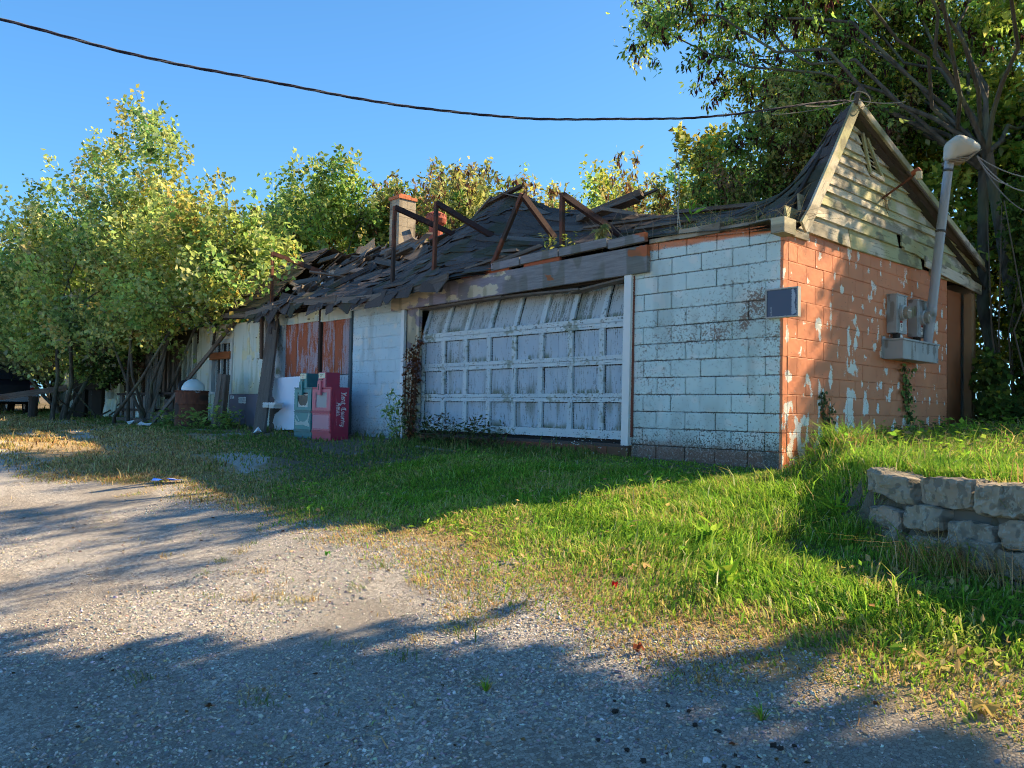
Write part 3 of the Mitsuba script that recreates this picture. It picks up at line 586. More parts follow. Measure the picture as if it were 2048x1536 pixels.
m = MB(); m.beam((.06, 3.75, 3.74), (.07, 6.0, 3.60), .02, .15, side=(1, 0, 0)); put(gb + '__loose_board', m, 'clapboard')
# louvre
for p, q in (((.04, 1.80, 5.03), (.04, 2.03, 4.60)), ((.04, 1.92, 5.0), (.04, 2.42, 4.58)), ((.04, 2.03, 4.60), (.04, 2.42, 4.585))):
    m = MB(); m.beam(p, q, .03, .045, side=(1, 0, 0)); put(gb + '__louvre_frame', m, 'clapboard')
for t in np.linspace(.1, .94, 8):
    a, b = np.array([.01, 1.81, 5.02]) * (1 - t) + np.array([.01, 2.03, 4.60]) * t, np.array([.01, 1.9, 5.0]) * (1 - t) + np.array([.01, 2.42, 4.585]) * t
    m = MB(); m.beam(a, b, .045, .012, side=(.8, 0, -.6)); put(gb + '__louvre_slat', m, 'clapboard')
# barge boards and soffit
bp = roof_p(np.full(4, .145), np.array([.17, .30, .66, 1.0])) - [0, -.02, .045]
for k2 in range(3):
    m = MB(); m.beam(bp[k2], bp[k2 + 1] + (bp[k2 + 1] - bp[k2]) * .015, .03, .15, side=(1, 0, 0)); put(gb + '__barge_board', m, 'clapboard')
m = MB(); m.beam((.16, 1.36, 5.275), (.15, 5.85, 3.965), .035, .085, side=(1, 0, 0)); put(gb + '__barge_board', m, 'clapboard')
m = MB(); m.beam((.15, 2.9, 4.79), (.145, 5.95, 3.90), .03, .06, side=(1, 0, 0)); put(gb + '__barge_trim', m, 'wood_grey')
m = MB(); inn, out = [(1.5, 5.17), (2.57, 4.89), (3.2, 4.63), (4.13, 4.36), (5.95, 3.96)], [(1.45, 5.22), (2.3, 4.97), (3.15, 4.72), (3.86, 4.51), (5.8, 3.95)]
for (a, za), (b, zb), (c, zc), (d, zd) in zip(inn[:-1], inn[1:], out[:-1], out[1:]): m.box8([(0, a, za), (.135, c, zc), (.135, d, zd), (0, b, zb), (0, a, za + .03), (.135, c, zc + .03), (.135, d, zd + .03), (0, b, zb + .03)], L=(0, 1, 0))
put(gb + '__soffit', m, 'wood_grey')
m = MB(); m.box((.02, -.30, 3.46), (.17, -.06, 3.62)); put(gb + '__cornice_return', m, 'clapboard')
m = MB(); m.box((.0, -.06, 3.51), (.03, .5, 3.62)); put(gb + '__cornice_return', m, 'clapboard')
# ------------------------------------------------------------------ chimney, vent
ch = B + '__chimney'
m = MB(); m.box((-10.56, 2.2, 4.3), (-10.24, 2.6, 6.18), (.3, .27, .22)); ch = put(ch, m, 'concrete', 'block chimney with orange brick cap')
for r in range(9):
    z = 5.98 - r * .2
    for lo, hi in ((( -10.58, 2.18, z), (-10.40, 2.62, z + .194)), ((-10.396, 2.18, z), (-10.22, 2.62, z + .194))) if r % 2 else (((-10.58, 2.18, z), (-10.22, 2.40, z + .194)), ((-10.58, 2.405, z), (-10.22, 2.62, z + .194))):
        m = MB(); m.box(lo, hi); put(ch + '__block', m, 'concrete')
for a in range(2):
    for b in range(3):
        m = MB(); x = -10.60 + a * .205; y = 2.15 + b * .167; m.box((x, y, 6.18), (x + .198, y + .16, 6.245), (.52, .18, .09)); put(ch + '__cap_brick', m, 'matte')
m = MB(); m.box((-10.5, 2.26, 6.246), (-10.3, 2.54, 6.31), (.55, .20, .10)); put(ch + '__cap_brick', m, 'matte')
m = MB(); m.lathe([(.15, 0), (.15, .32), (.20, .36), (.23, .45), (.20, .56), (.08, .62), (0, .63)], (-9.45, 2.6, 5.2), n=18, c=(.34, .10, .07))
for a in np.linspace(0, 2 * np.pi, 16, endpoint=False): m.beam((-9.45 + .205 * math.cos(a), 2.6 + .205 * math.sin(a), 5.57), (-9.45 + .215 * math.cos(a + .15), 2.6 + .215 * math.sin(a + .15), 5.75), .012, .03, c=(.25, .07, .05))
put(B + '__roof_ventilator', m, 'matte', 'round rusty orange roof ventilator', smooth=False)
# ------------------------------------------------------------------ rusty sign brackets on the roof
FR = [((-11.7, 0, 3.6), (-11.73, 0, 4.86), (-11.25, 1.15, 4.45), 'rusty brown angle bracket at the left end of the roof above the boarded bay', (.24, .10, .07)),
      ((-7.22, 0, 3.7), (-7.2, 0, 5.06), (-6.95, 1.1, 4.72), 'dark angle bracket standing in front of the chimney', 0),
      ((-6.06, 0, 3.75), (-6.03, 0, 4.93), (-5.55, .95, 4.38), 'dark angle bracket standing in front of the round ventilator', 0),
      ((-4.64, 0, 3.74), (-4.02, 0, 4.69), (-4.0, .65, 4.15), 'leaning bracket whose two legs form an inverted V on the roof', 0),
      ((-3.22, 0, 3.62), (-3.24, 0, 4.55), (-2.85, .75, 4.05), 'dark angle bracket nearest to the gable, weeds at its foot', 0)]
for a, b, c, lab, col in FR:
    t = thing('steel_bracket', lab, 'bracket', 'steel sign brackets on the roof')
    m = MB(); m.beam(a, b, .055, .055, side=(1, 0, 0)); put(t + '__post', m, 'rust')
    m = MB(); m.beam(np.array(b) + [0, 0, -.02], c, .06, .085, side=(1, 0, 0), c=col or (.05, .03, .03)); put(t + '__brace', m, 'rust' if col else 'matte')
# ------------------------------------------------------------------ things on the end wall
t = thing('electric_trough', 'grey metal trough box fixed to the orange wall below the meter boxes', 'electrical box')
m = MB(); m.box((.015, 2.5, 2.33), (.25, 3.68, 2.56), (.36, .36, .35)); put(t + '__case', m, 'galv')
m = MB(); m.box((.0, 2.485, 2.563), (.268, 3.70, 2.585), (.36, .36, .35)); put(t + '__lid', m, 'galv')
m = MB(); m.box((.0, 2.47, 2.34), (.014, 2.56, 2.62), (.3, .3, .3)); put(t + '__bracket', m, 'galv')
for y0, lab in ((2.62, 'left grey meter box with a glass dial, on the trough'), (3.30, 'right grey meter box with a glass dial, beside the mast')):
    t = thing('meter_box', lab, 'meter', 'electric meter boxes on the orange wall')
    m = MB(); m.box((.004, y0, 2.67), (.125, y0 + .325, 3.15)); m.box((.003, y0 - .006, 3.152), (.135, y0 + .331, 3.165)); put(t + '__case', m, 'galv')
    m = MB(); m.box((.126, y0 + .02, 2.70), (.131, y0 + .305, 3.13)); put(t + '__cover', m, 'galv')
    m = MB(); m.tube([(.06, y0 + .16, 2.58), (.06, y0 + .16, 2.672)], .045, 10, (.05, .045, .04)); put(t + '__nipple', m, 'matte')
    m = MB(); m.lathe([(.098, .0), (.10, .035), (.09, .04), (.0, .04)], (.131, y0 + .165, 2.93), (1, 0, 0), 24, (.45, .45, .44)); put(t + '__socket_ring', m, 'metal')
    m = MB(); m.lathe([(.078, 0), (.078, .05), (.0, .05)], (.172, y0 + .165, 2.93), (1, 0, 0), 20, (.30, .27, .22))
    for a in range(4): m.box((.2225, y0 + .12 + .025 * a, 2.945), (.226, y0 + .136 + .025 * a, 2.965), (.65, .65, .6))
    put(t + '__dial', m, 'matte')
    m = MB(); m.lathe([(.086, 0), (.086, .085), (.078, .098), (.0, .10)], (.172, y0 + .165, 2.93), (1, 0, 0), 24); put(t + '__glass_dome', m, 'pane')
    m = MB(); m.box((.1315, y0 + .10, 2.70), (.133, y0 + .17, 2.80), (.66, .66, .63)); m.box((.1332, y0 + .10, 2.80), (.1345, y0 + .17, 2.825), (.35, .05, .04)); m.box((.1332, y0 + .125, 2.74), (.1345, y0 + .145, 2.785), (.05, .05, .05)); put(t + '__sticker', m, 'matte')
t = thing('service_mast', 'leaning grey service mast with a beige weatherhead, rising past the gable', 'mast')
m = MB(); m.tube([(.18, 3.5, 2.57), (.215, 3.54, 3.0), (.29, 3.63, 4.02), (.375, 3.72, 5.06)], [.055, .06, .06, .058], 16, (.36, .37, .39)); put(t + '__pipe', m, 'satin', smooth=True)
for z, y, x, h in ((2.95, 3.535, .21, .12), (4.08, 3.635, .295, .03), (4.90, 3.705, .361, .03)):
    m = MB(); m.tube([(x, y, z), (x + .008 * h / .1, y + .008 * h / .1, z + h)], .066, 16, (.33, .34, .35) if h > .05 else (.10, .10, .10)); put(t + ('__coupling' if h > .05 else '__strap'), m, 'satin', smooth=True)
hd, hp = np.array([.68, .73, 0]), np.array([-.73, .68, 0]); HO = np.array([.375, 3.72, 0]); q_ = []
for o_, z_, r_ in ((.0, 5.10, .085), (.05, 5.22, .12), (.14, 5.265, .135), (.25, 5.235, .13), (.36, 5.22, .09)):
    v_ = trimesh.creation.icosphere(subdivisions=3, radius=r_).vertices; q_.append(np.stack([o_ + v_[:, 0], v_[:, 1], z_ + v_[:, 2]], 1))
q_ = np.vstack(q_); q_ = q_[q_[:, 2] > np.interp(q_[:, 0], [-.1, .2, .46], [5.05, 5.08, 5.20])]
h_ = trimesh.convex.convex_hull(q_); v_ = np.asarray(h_.vertices); W_ = lambda v: HO + (v[:, :1] - .0) * .9 * hd + v[:, 1:2] * hp + v[:, 2:] * np.array([0, 0, 1.])
m = MB(); m.add(W_(v_), h_.faces, None, (.55, .50, .41)); put(t + '__weatherhead', m, 'satin', smooth=True)
m = MB()
for k2 in range(3):
    o_ = .028 * k2; v_ = np.array([(-.06, -.10, 5.02), (.2, -.125, 5.045), (.44 - o_, -.07, 5.175), (.44 - o_, .07, 5.175), (.2, .125, 5.045), (-.06, .10, 5.02)]) - [0, 0, .004 + .018 * (k2 - 1)]
    v_[:, 1] *= 1.06 - .12 * k2; vv = np.vstack([v_, v_ + [0, 0, .010]]); m.add(W_(vv), [[0, 1, 4, 5], [1, 2, 3, 4], [6, 11, 10, 7], [7, 10, 9, 8]] + [[a, (a + 1) % 6, (a + 1) % 6 + 6, a + 6] for a in range(6)], None, (.34, .28, .21))
put(t + '__weatherhead_base', m, 'matte')
def sag_wire(p, q, s, n=14):
    p, q = np.asarray(p, float), np.asarray(q, float); u = np.linspace(0, 1, n)[:, None]
    return p * (1 - u) + q * u - np.array([0, 0, 1.]) * s * 4 * u * (1 - u)
for q, s, col in (((.95, 4.15, 4.72), .10, (.3, .3, .32)), ((1.5, 5.0, 5.0), .40, (.35, .35, .36)), ((1.7, 5.2, 5.05), .25, (.3, .3, .3)), ((1.2, 4.3, 4.3), .15, (.2, .2, .2))):
    m = MB(); m.tube(sag_wire((.62, 4.0, 5.13), q, s), .008, 5, col); put(t + '__wire', m, 'matte')
t = thing('corner_sign', 'blank dark blue framed sign box fixed across the building corner', 'sign')
m = MB(); m.box((-.155, -.055, 2.635), (.185, -.012, 2.915), (.045, .06, .11)); put(t + '__panel', m, 'satin')
m = MB()
for lo, hi in (((-.16, -.065, 2.62), (.19, -.005, 2.634)), ((-.16, -.065, 2.916), (.19, -.005, 2.93)), ((-.17, -.065, 2.62), (-.156, -.005, 2.93)), ((.186, -.065, 2.62), (.20, -.005, 2.93))): m.box(lo, hi, (.40, .38, .36))
put(t + '__frame', m, 'matte')
m = MB(); m.poly([(0, 0), (.05, .02), (.03, .12), (.045, .2), (.02, .27), (0, .27)], (.125, -.0565, 2.64), (1, 0, 0), (0, 0, 1), -.001, (.30, .34, .42)); put(t + '__peeled_film', m, 'satin')
m = MB(); m.poly([(0, 0), (.006, 0), (.006, .1), (0, .1)], (-.11, -.0565, 2.64), (1, 0, 0), (0, 0, 1), -.001, (.4, .42, .46)); put(t + '__peeled_film', m, 'satin')
t = thing('lamp_arm', 'rusty bent lamp arm sticking out from the gable boards', 'lamp')
m = MB(); m.tube([(.02, 2.44, 4.36), (.10, 2.43, 4.40), (.40, 2.35, 4.53), (.46, 2.31, 4.56)], .014, 8, (.22, .11, .05)); put(t + '__pipe', m, 'rust')
m = MB(); m.tube([(.43, 2.32, 4.57), (.50, 2.29, 4.585), (.53, 2.27, 4.55)], [.03, .04, .035], 10, (.32, .10, .05)); put(t + '__elbow', m, 'matte')
m = MB(); m.tube([(.52, 2.27, 4.56), (.525, 2.27, 4.47)], [.036, .032], 10, (.62, .57, .40)); put(t + '__socket', m, 'matte')
m = MB()
for a in range(5): m.tube(sag_wire((.03, 2.40 + .03 * a, 4.38), (.05 + .1 * rng.random(), 2.3 + .3 * rng.random(), 4.15 + .3 * rng.random()), .05, 6), .004, 4, (.2, .12, .07))
put(t + '__loose_wire', m, 'matte')
# ------------------------------------------------------------------ overhead cable, twisted
cp = np.array([(-3.9, -10.9, 5.1), (-3.1, -8.75, 4.52), (-2.46, -7.135, 4.305), (-2.265, -6.704, 4.258), (-1.991, -5.964, 4.171), (-1.716, -5.08, 4.157), (-1.368, -4.118, 4.139), (-1.14, -3.433, 4.178), (-.906, -2.745, 4.247), (-.634, -2.017, 4.369), (-.353, -1.208, 4.52), (.03, -.149, 4.807), (.16, 1.20, 5.22)])
from scipy.interpolate import CubicSpline
L = np.concatenate([[0], np.cumsum(np.linalg.norm(np.diff(cp, axis=0), axis=1))]); spl = CubicSpline(L, cp)
sv = np.linspace(0, L[-1], 420); pth = spl(sv); ct = thing('overhead_cable', 'dark twisted overhead cable sagging across the sky to the gable peak', 'cable')
for k2 in range(3):
    ang = sv * 11 + k2 * 2.094; m = MB(); rr = .0066
    off = np.cos(ang)[:, None] * np.array([.8, -.35, 0]) + np.sin(ang)[:, None] * np.array([0, 0, 1.])
    m.tube(pth + off * rr, .0060 if k2 else .0050, 6, (.035, .035, .055) if k2 else (.12, .12, .14)); put(ct + '__strand', m, 'matte', smooth=True)
m = MB()
for q, r in (((.05, .35, 4.96), .006), ((.62, 1.6, 5.2), .005), ((-.2, .1, 4.86), .004)): m.tube(sag_wire((.17, 1.33, 5.27), q, .03, 8), r, 5, (.30, .29, .26))
m.tube([(.19 + .09 * math.cos(a) , 1.40 + .09 * math.cos(a + 1), 5.29 + .07 * math.sin(a)) for a in np.linspace(0, 11, 40)], .007, 5, (.35, .34, .28)); m.tube([(.16, 1.33, 5.22), (.19, 1.38, 5.42)], .03, 6, (.10, .09, .08))
put(ct + '__anchor', m, 'matte')
# ------------------------------------------------------------------ newspaper boxes
NIB = .125
GLY = {'K': (.62, [[(.12, 1), (.12, 0)], [(.12, .5), (.32, .62), (.50, .95)], [(.28, .56), (.48, .04), (.62, .06)], [(-.04, .93), (.12, 1)], [(-.02, .02), (.22, .0)]]),
       'e': (.46, [[(.05, .5), (.05, .12), (.2, 0), (.42, .12)], [(.05, .5), (.25, .62), (.42, .48), (.06, .26)]]), 'n': (.5, [[(.06, .6), (.06, 0)], [(.06, .5), (.27, .62), (.42, .5), (.42, 0)]]),
       't': (.38, [[(.15, .82), (.15, .1), (.3, 0)], [(0, .6), (.34, .6)]]), 'C': (.64, [[(.55, .9), (.35, 1), (.1, .8), (.05, .4), (.15, .1), (.35, 0), (.6, .12)], [(.33, .9), (.33, .15)]]),
       'o': (.5, [[(.05, .48), (.05, .12), (.22, 0), (.42, .12), (.42, .48), (.22, .62), (.05, .48)]]), 'u': (.5, [[(.05, .6), (.05, .1), (.2, 0), (.4, .1)], [(.41, .6), (.41, 0)]]),
       'y': (.5, [[(.05, .6), (.05, .15), (.2, .03), (.4, .15)], [(.42, .6), (.40, -.1), (.2, -.3)]]), 'w': (.66, [[(.05, .6), (.05, .1), (.18, 0), (.3, .12), (.3, .6)], [(.3, .12), (.42, 0), (.57, .14), (.57, .5), (.5, .65)]]),
       's': (.46, [[(.4, .55), (.22, .62), (.06, .5), (.12, .34), (.34, .26), (.4, .12), (.22, 0), (.04, .08)]]), 'N': (.68, [[(.1, 1), (.1, .1), (-.02, 0)], [(.1, .9), (.35, 1), (.5, .8), (.52, 0), (.63, .06)], [(-.05, .9), (.1, 1)], [(.31, .95), (.31, .3)]]), ' ': (.35, [])}
def lettering(text, size, nib=NIB):
    x, out = 0, []
    for chn in text:
        w, st = GLY[chn]
        for pl in st:
            for a, b in zip(pl[:-1], pl[1:]):
                d = np.array([.72, -.7]) * nib / 2; pts = [np.array(p) + s_ * d + [x, 0] for p in (a, b) for s_ in (-1, 1)]
                out.append(MultiPoint(pts).convex_hull.buffer(.012))
        x += w + .06
    u = unary_union(out); return [Polygon([(a * size, b * size) for a, b in g.exterior.coords], [[(a * size, b * size) for a, b in h.coords] for h in g.interiors]) for g in getattr(u, 'geoms', [u])], x * size
def news_box(key, lab, x0, yf, c, cd, win, z0, text):
    """front plane at y = yf, box reaches back .36"""
    t = thing(key, lab, 'newspaper box', 'newspaper boxes in front of the boarded bay'); w, d = .635, .36; x1 = x0 + w; zt = 1.925
    m = MB(); e = .012
    zs_ = [z0, 1.50, 1.52, zt]
    m.box((x0, yf + .02, z0), (x1, yf + d, zt - .012), cd); m.box((x0 - .006, yf + .004, zt - .012), (x1 + .006, yf + d + .004, zt + .012), cd); m.box((x1 - .001, yf + .08, 1.16), (x1 + .006, yf + d - .03, 1.86), np.array(cd) * 1.04)
    put(t + '__body', m, 'satin')
    m = MB()                                # upper door: frame round the window
    for lo, hi in (((x0 + .01, yf, 1.53), (x0 + .13, yf + .022, 1.90)), ((x1 - .13, yf, 1.53), (x1 - .01, yf + .022, 1.90)), ((x0 + .13, yf, 1.845), (x1 - .13, yf + .022, 1.90)), ((x0 + .13, yf, 1.53), (x1 - .13, yf + .022, 1.585))): m.box(lo, hi, c)
    put(t + '__door', m, 'satin')
    m = MB(); m.box((x0 + .13, yf + .015, 1.585), (x1 - .13, yf + .0195, 1.845), (.30, .31, .33) if not win else (.03, .028, .025)); put(t + '__window', m, 'satin', 'dusty blank window' if not win else 'broken dark window')
    m = MB()
    if win:
        m.poly([(0, 0), (0, .12), (.05, .05), (.12, .02), (.2, .04), (.26, .02), (.31, .06), (.36, .14), (.375, 0)], (x0 + .13, yf + .013, 1.585), (1, 0, 0), (0, 0, 1), -.003, (.42, .45, .42)); m.box((x0 + .13, yf + .008, 1.795), (x1 - .13, yf + .014, 1.815), (.45, .43, .38)); put(t + '__glass_shard', m, 'satin')
    m = MB(); m.box((x0 + .02, yf + .004, 1.19), (x1 - .02, yf + .021, 1.48), c); m.box((x0 + .01, yf - .004, 1.485), (x1 - .01, yf + .012, 1.515), cd); m.box((x0 + .01, yf - .002, 1.15), (x1 - .01, yf + .012, 1.18), cd); put(t + '__lower_panel', m, 'satin')
    m = MB()
    if win:
        m.poly([(0, .10), (.1, .04), (.2, .06), (.34, .05), (.44, .10), (.5, .22), (.52, .20), (.47, .05), (.53, .0), (.52, -.04), (.4, -.02), (.3, .0), (.02, -.015)], (x0 + .06, yf + .001, 1.27), (1, 0, 0), (0, 0, 1), -.002, (.45, .52, .47)); m.poly([(0, 0), (.03, -.05), (.1, -.11), (.11, -.10), (.05, -.03)], (x0 + .09, yf + .001, 1.44), (1, 0, 0), (0, 0, 1), -.002, (.40, .55, .53))
    else: m.box((x0 + .05, yf + .0005, 1.22), (x1 - .05, yf + .003, 1.45), (.58, .30, .33))
    put(t + '__sticker', m, 'matte')
    xh = x0 + .21                          # coin head
    m = MB(); m.box((xh, yf + .02, zt), (xh + .24, yf + .28, zt + .265), cd); m.box((xh, yf + .0, zt), (xh + .24, yf + .02, zt + .265), c); put(t + '__coin_head', m, 'satin')
    m = MB(); m.box((xh + .02, yf - .03, 1.80), (xh + .13, yf + .0, zt + .12), c); m.box((xh + .05, yf - .034, zt - .04), (xh + .075, yf - .03, zt + .06), (.05, .05, .05)); m.box((xh + .06, yf - .02, zt + .135), (xh + .15, yf, zt + .15), (.06, .05, .05)); put(t + '__coin_slide', m, 'satin')
    m = MB(); m.box((xh + .015, yf - .006, zt + .165), (xh + .225, yf - .0005, zt + .255), (.70, .68, .50))
    for a, b in ((.05, .23), (.09, .215)): m.box((xh + a, yf - .0075, zt + b), (xh + .19 - a * .3, yf - .0062, zt + b + .008), (.3, .25, .2))
    m.box((xh + .09, yf - .0075, zt + .188), (xh + .12, yf - .0062, zt + .20), (.5, .1, .05)); put(t + '__price_card', m, 'matte')
    if text:
        m = MB()
        for word, z, y, s_ in text:
            gl, wd = lettering(word, s_)
            for g_ in gl: m.poly(g_, (x1 + .0065, y, z), (0, 0, -1), (0, 1, 0), .0015, (.78, .70, .72))
        put(t + '__lettering', m, 'matte', 'white blackletter words reading Kent County News')
        m = MB(); m.box((x1 + .0062, -.655, 1.28), (x1 + .0075, -.652, 1.74), (.62, .25, .32)); put(t + '__rule_line', m, 'matte')
news_box('newspaper_box', 'teal newspaper box with a broken window, left of the pink one', -9.18, -.75, (.045, .22, .23), (.025, .14, .16), True, .85, None)
news_box('newspaper_box', 'pink red newspaper box with white blackletter writing on its side', -8.49, -.77, (.50, .115, .165), (.40, .035, .075), False, .85, (('Kent County', 1.845, -.565, .098), ('News', 1.67, -.655, .092)))
# ------------------------------------------------------------------ things leaning and standing by the left wall
m = MB(); m.poly([(0, 1.0), (.1, 1.01), (1.2, 1.03), (1.33, .98), (1.34, .0), (.35, -.05), (.30, .05), (.22, .10), (.25, .27), (.42, .34), (.53, .40), (.50, .46), (.33, .50), (.05, .62), (0, .70)], (-11.02, -.36, 1.16), (1, 0, 0), nrm((0, .13, 1)), -.02, (.60, .66, .76)); put('broken_white_board', m, 'satin', 'large white board with a torn corner leaning behind the teal box', 'board')
m = MB(); m.box((-10.74, -.6, 1.62), (-10.2, -.42, 1.66), (.52, .58, .60)); m.box((-10.7, -.62, 1.56), (-10.48, -.43, 1.62), (.48, .54, .52)); m.box((-10.45, -.61, 1.55), (-10.25, -.44, 1.62), (.50, .53, .50)); put('white_shelf', m, 'matte', 'small white wooden ledge behind the foot of the leaning plank', 'shelf')
m = MB(); m.box((-11.05, -.3, 1.0), (-10.55, -.15, 1.56), (.035, .03, .028)); put('charred_crate', m, 'wood_grey', 'dark charred crate under the small white ledge', 'crate')
m = MB(); m.beam((-10.62, -.72, 1.0), (-11.43, -.07, 3.34), .38, .05, side=(1, .1, 0), c=(.10, .09, .12)); put('leaning_plank', m, 'wood_grey', 'wide dark plank leaning against the left wall', 'plank')
m = MB(); m.beam((-16.3, -.8, 1.1), (-13.4, -.06, 3.47), .08, .05, side=(.5, .2, -.8), c=(.22, .19, .17)); put('propped_pole', m, 'wood_grey', 'long thin pole propped slantwise from the grass to the left eave', 'pole')
t = thing('rusty_drum', 'rusty brown oil drum standing in the grass by the narrow window', 'barrel')
bx, by = -13.95, -.75
m = MB(); m.lathe([(.35, .98), (.35, 1.27), (.362, 1.28), (.362, 1.31), (.35, 1.32), (.35, 1.58), (.362, 1.59), (.362, 1.62), (.35, 1.63), (.35, 1.875), (.365, 1.88), (.365, 1.905), (.34, 1.905), (.34, 1.85), (0, 1.85)], (bx, by, 0), n=32); put(t + '__shell', m, 'rust')
t2 = thing('white_tub', 'pale blue white plastic tub lying on its side on the drum', 'tub')
m = MB(); m.lathe([(0, .30), (.12, .285), (.20, .23), (.245, .13), (.25, 0), (.235, 0), (.23, .12), (.18, .21), (0, .26)], (bx + .05, by - .02, 1.87), nrm((.70, .1, .62)), 26, (.55, .68, .72)); put(t2 + '__bowl', m, 'satin', smooth=True)
m = MB(); m.lathe([(.0, 0), (.24, .0), (.24, .02), (0, .02)], (bx - .10, by - .05, 1.94), nrm((.75, .1, .45)), 24, (.035, .035, .04)); put(t2 + '__lid', m, 'satin')
m = MB(); m.beam((-12.98, -.62, .95), (-12.92, -.5, 2.27), .22, .12, side=(1, 0, 0)); m.beam((-12.75, -.58, .95), (-12.72, -.5, 2.25), .20, .10, side=(1, 0, 0)); put('weathered_post', m, 'wood_grey', 'thick grey weathered post standing before the narrow window', 'post')
t = thing('board_fence', 'low fence of mismatched old boards left of the rusty drum', 'fence')
for x in np.arange(-19.7, -15.2, .31):
    m = MB(); r_ = rng.random(); m.box((x + .02, -.52 + .02 * rng.normal(), .95), (x + .27 + .02 * rng.normal(), -.49, 1.80 + .06 * rng.normal()), L=(0, 0, 1)); put(t + '__board', m, 'pale_panel' if r_ < .22 else 'wood_grey' if r_ < .85 else 'clapboard')
for z in (1.42, 1.84):
    m = MB(); m.beam((-19.8, -.56, z), (-15.1, -.56, z + .02), .04, .06, side=(0, 1, 0), c=(.05, .04, .035)); put(t + '__rail', m, 'matte')
m = MB(); m.box((-18.6, -1.0, .98), (-16.4, -.75, 1.22), (.10, .09, .08)); put('wooden_kerb', m, 'wood_grey', 'old timber lying in the grass before the board fence', 'timber')
m = MB(); m.poly([(0, 0), (1.0, -.02), (1.05, .55), (.9, .62), (.1, .60), (-.08, .3)], (-20.95, -.6, 1.1), (1, 0, 0), nrm((0, .1, 1)), -.03, (.55, .64, .70)); put('white_sheet', m, 'pale_panel', 'white stained sheet standing left of the board fence', 'board')
RT = np.array([.681, .732, 0])
def lp(r, f, z): return np.array([-22.4, -1.25, 0]) + RT * r + np.array([-.732, .681, 0]) * f + [0, 0, z]
t = thing('dark_bin', 'dark wooden bin on legs behind the slanted beam', 'bin')
m = MB(); m.box8([lp(.12, 0, 1.98), lp(1.0, 0, 1.98), lp(1.0, .7, 1.98), lp(.12, .7, 1.98), lp(.12, 0, 2.56), lp(1.0, 0, 2.56), lp(1.0, .7, 2.56), lp(.12, .7, 2.56)], (.03, .028, .025)); put(t + '__case', m, 'matte')
m = MB(); m.box8([lp(-.02, -.03, 2.0), lp(.12, -.03, 2.0), lp(.12, .1, 2.0), lp(-.02, .1, 2.0), lp(-.02, -.03, 2.56), lp(.12, -.03, 2.56), lp(.12, .1, 2.56), lp(-.02, .1, 2.56)], (.50, .47, .40)); put(t + '__corner_board', m, 'clapboard')
for r_, w_ in ((.2, .35), (.75, .3)):
    m = MB(); m.box8([lp(r_, .1, 1.0), lp(r_ + w_, .1, 1.0), lp(r_ + w_, .3, 1.0), lp(r_, .3, 1.0), lp(r_, .1, 1.98), lp(r_ + w_, .1, 1.98), lp(r_ + w_, .3, 1.98), lp(r_, .3, 1.98)], (.04, .035, .03)); put(t + '__leg', m, 'matte')
m = MB(); m.beam((-24.2, -3.1, 1.60), (-22.33, -1.2, 2.02), .05, .17, side=(.73, -.68, 0), c=(.25, .2, .14)); put('slanted_beam', m, 'wood_grey', 'long brown beam slanting up from the car to the dark bin', 'beam')
for r_, f, lab in ((-1.05, .2, 'dark stump carrying the slanted beam near the car'), (.16, -.1, 'thin pale stake under the upper end of the slanted beam')):
    m = MB(); p = lp(r_, f, .9); m.tube([p, p + [0, 0, .85 if r_ < 0 else 1.05]], .13 if r_ < 0 else .045, 9, (.05, .045, .04) if r_ < 0 else (.42, .42, .38)); put('stump' if r_ < 0 else 'stake', m, 'matte', lab, 'stump' if r_ < 0 else 'stake')
# ------------------------------------------------------------------ car, only its tail is in the frame
t = thing('parked_car', 'dark parked car whose tail end shows at the left edge', 'car')
cx0, cy0, cz0 = -26.95, -2.75, 1.16
prof = [(0, .45), (.02, .72), (.06, .98), (.22, 1.12), (.62, 1.62), (.8, 1.70), (2.6, 1.70), (3.35, 1.18), (4.4, 1.05), (4.62, .85), (4.65, .40), (4.2, .32), (.2, .34)]
m = MB()
P_ = np.array(prof); tuck = np.where(P_[:, 1] > 1.1, .16, np.where(P_[:, 1] < .4, .05, 0))
n_ = len(P_); ring = lambda s_, o: np.stack([cx0 - P_[:, 0], np.full(n_, cy0 + .9) + s_ * (.9 - o - tuck), cz0 + P_[:, 1]], 1)
v = np.vstack([ring(-1, 0), ring(1, 0)]); tri = trimesh.creation.triangulate_polygon(Polygon(prof), engine='earcut')[1]
f = [[a, (a + 1) % n_, n_ + (a + 1) % n_, n_ + a] for a in range(n_)]
m.add(v, np.vstack([np.array(f)[:, [0, 1, 2]], np.array(f)[:, [0, 2, 3]], tri, tri[:, ::-1] + n_]), None, (.012, .013, .02)); put(t + '__body', m, 'satin')
m = MB()
for poly in ([(.42, 1.16), (.74, 1.58), (1.25, 1.60), (1.25, 1.16)], [(1.32, 1.16), (1.32, 1.60), (2.2, 1.60), (2.2, 1.16)], [(2.28, 1.16), (2.28, 1.60), (2.6, 1.60), (3.2, 1.16)]): m.poly([(-a, b) for a, b in poly], (cx0, cy0 + .135, cz0), (1, 0, 0), (0, 0, 1), -.01, (.02, .025, .03))
put(t + '__side_glass', m, 'satin')
m = MB(); m.beam((cx0 - .22, cy0 + .9, cz0 + 1.16), (cx0 - .60, cy0 + .9, cz0 + 1.60), 1.4, .03, side=(0, 1, 0), c=(.02, .025, .03)); put(t + '__rear_glass', m, 'satin')
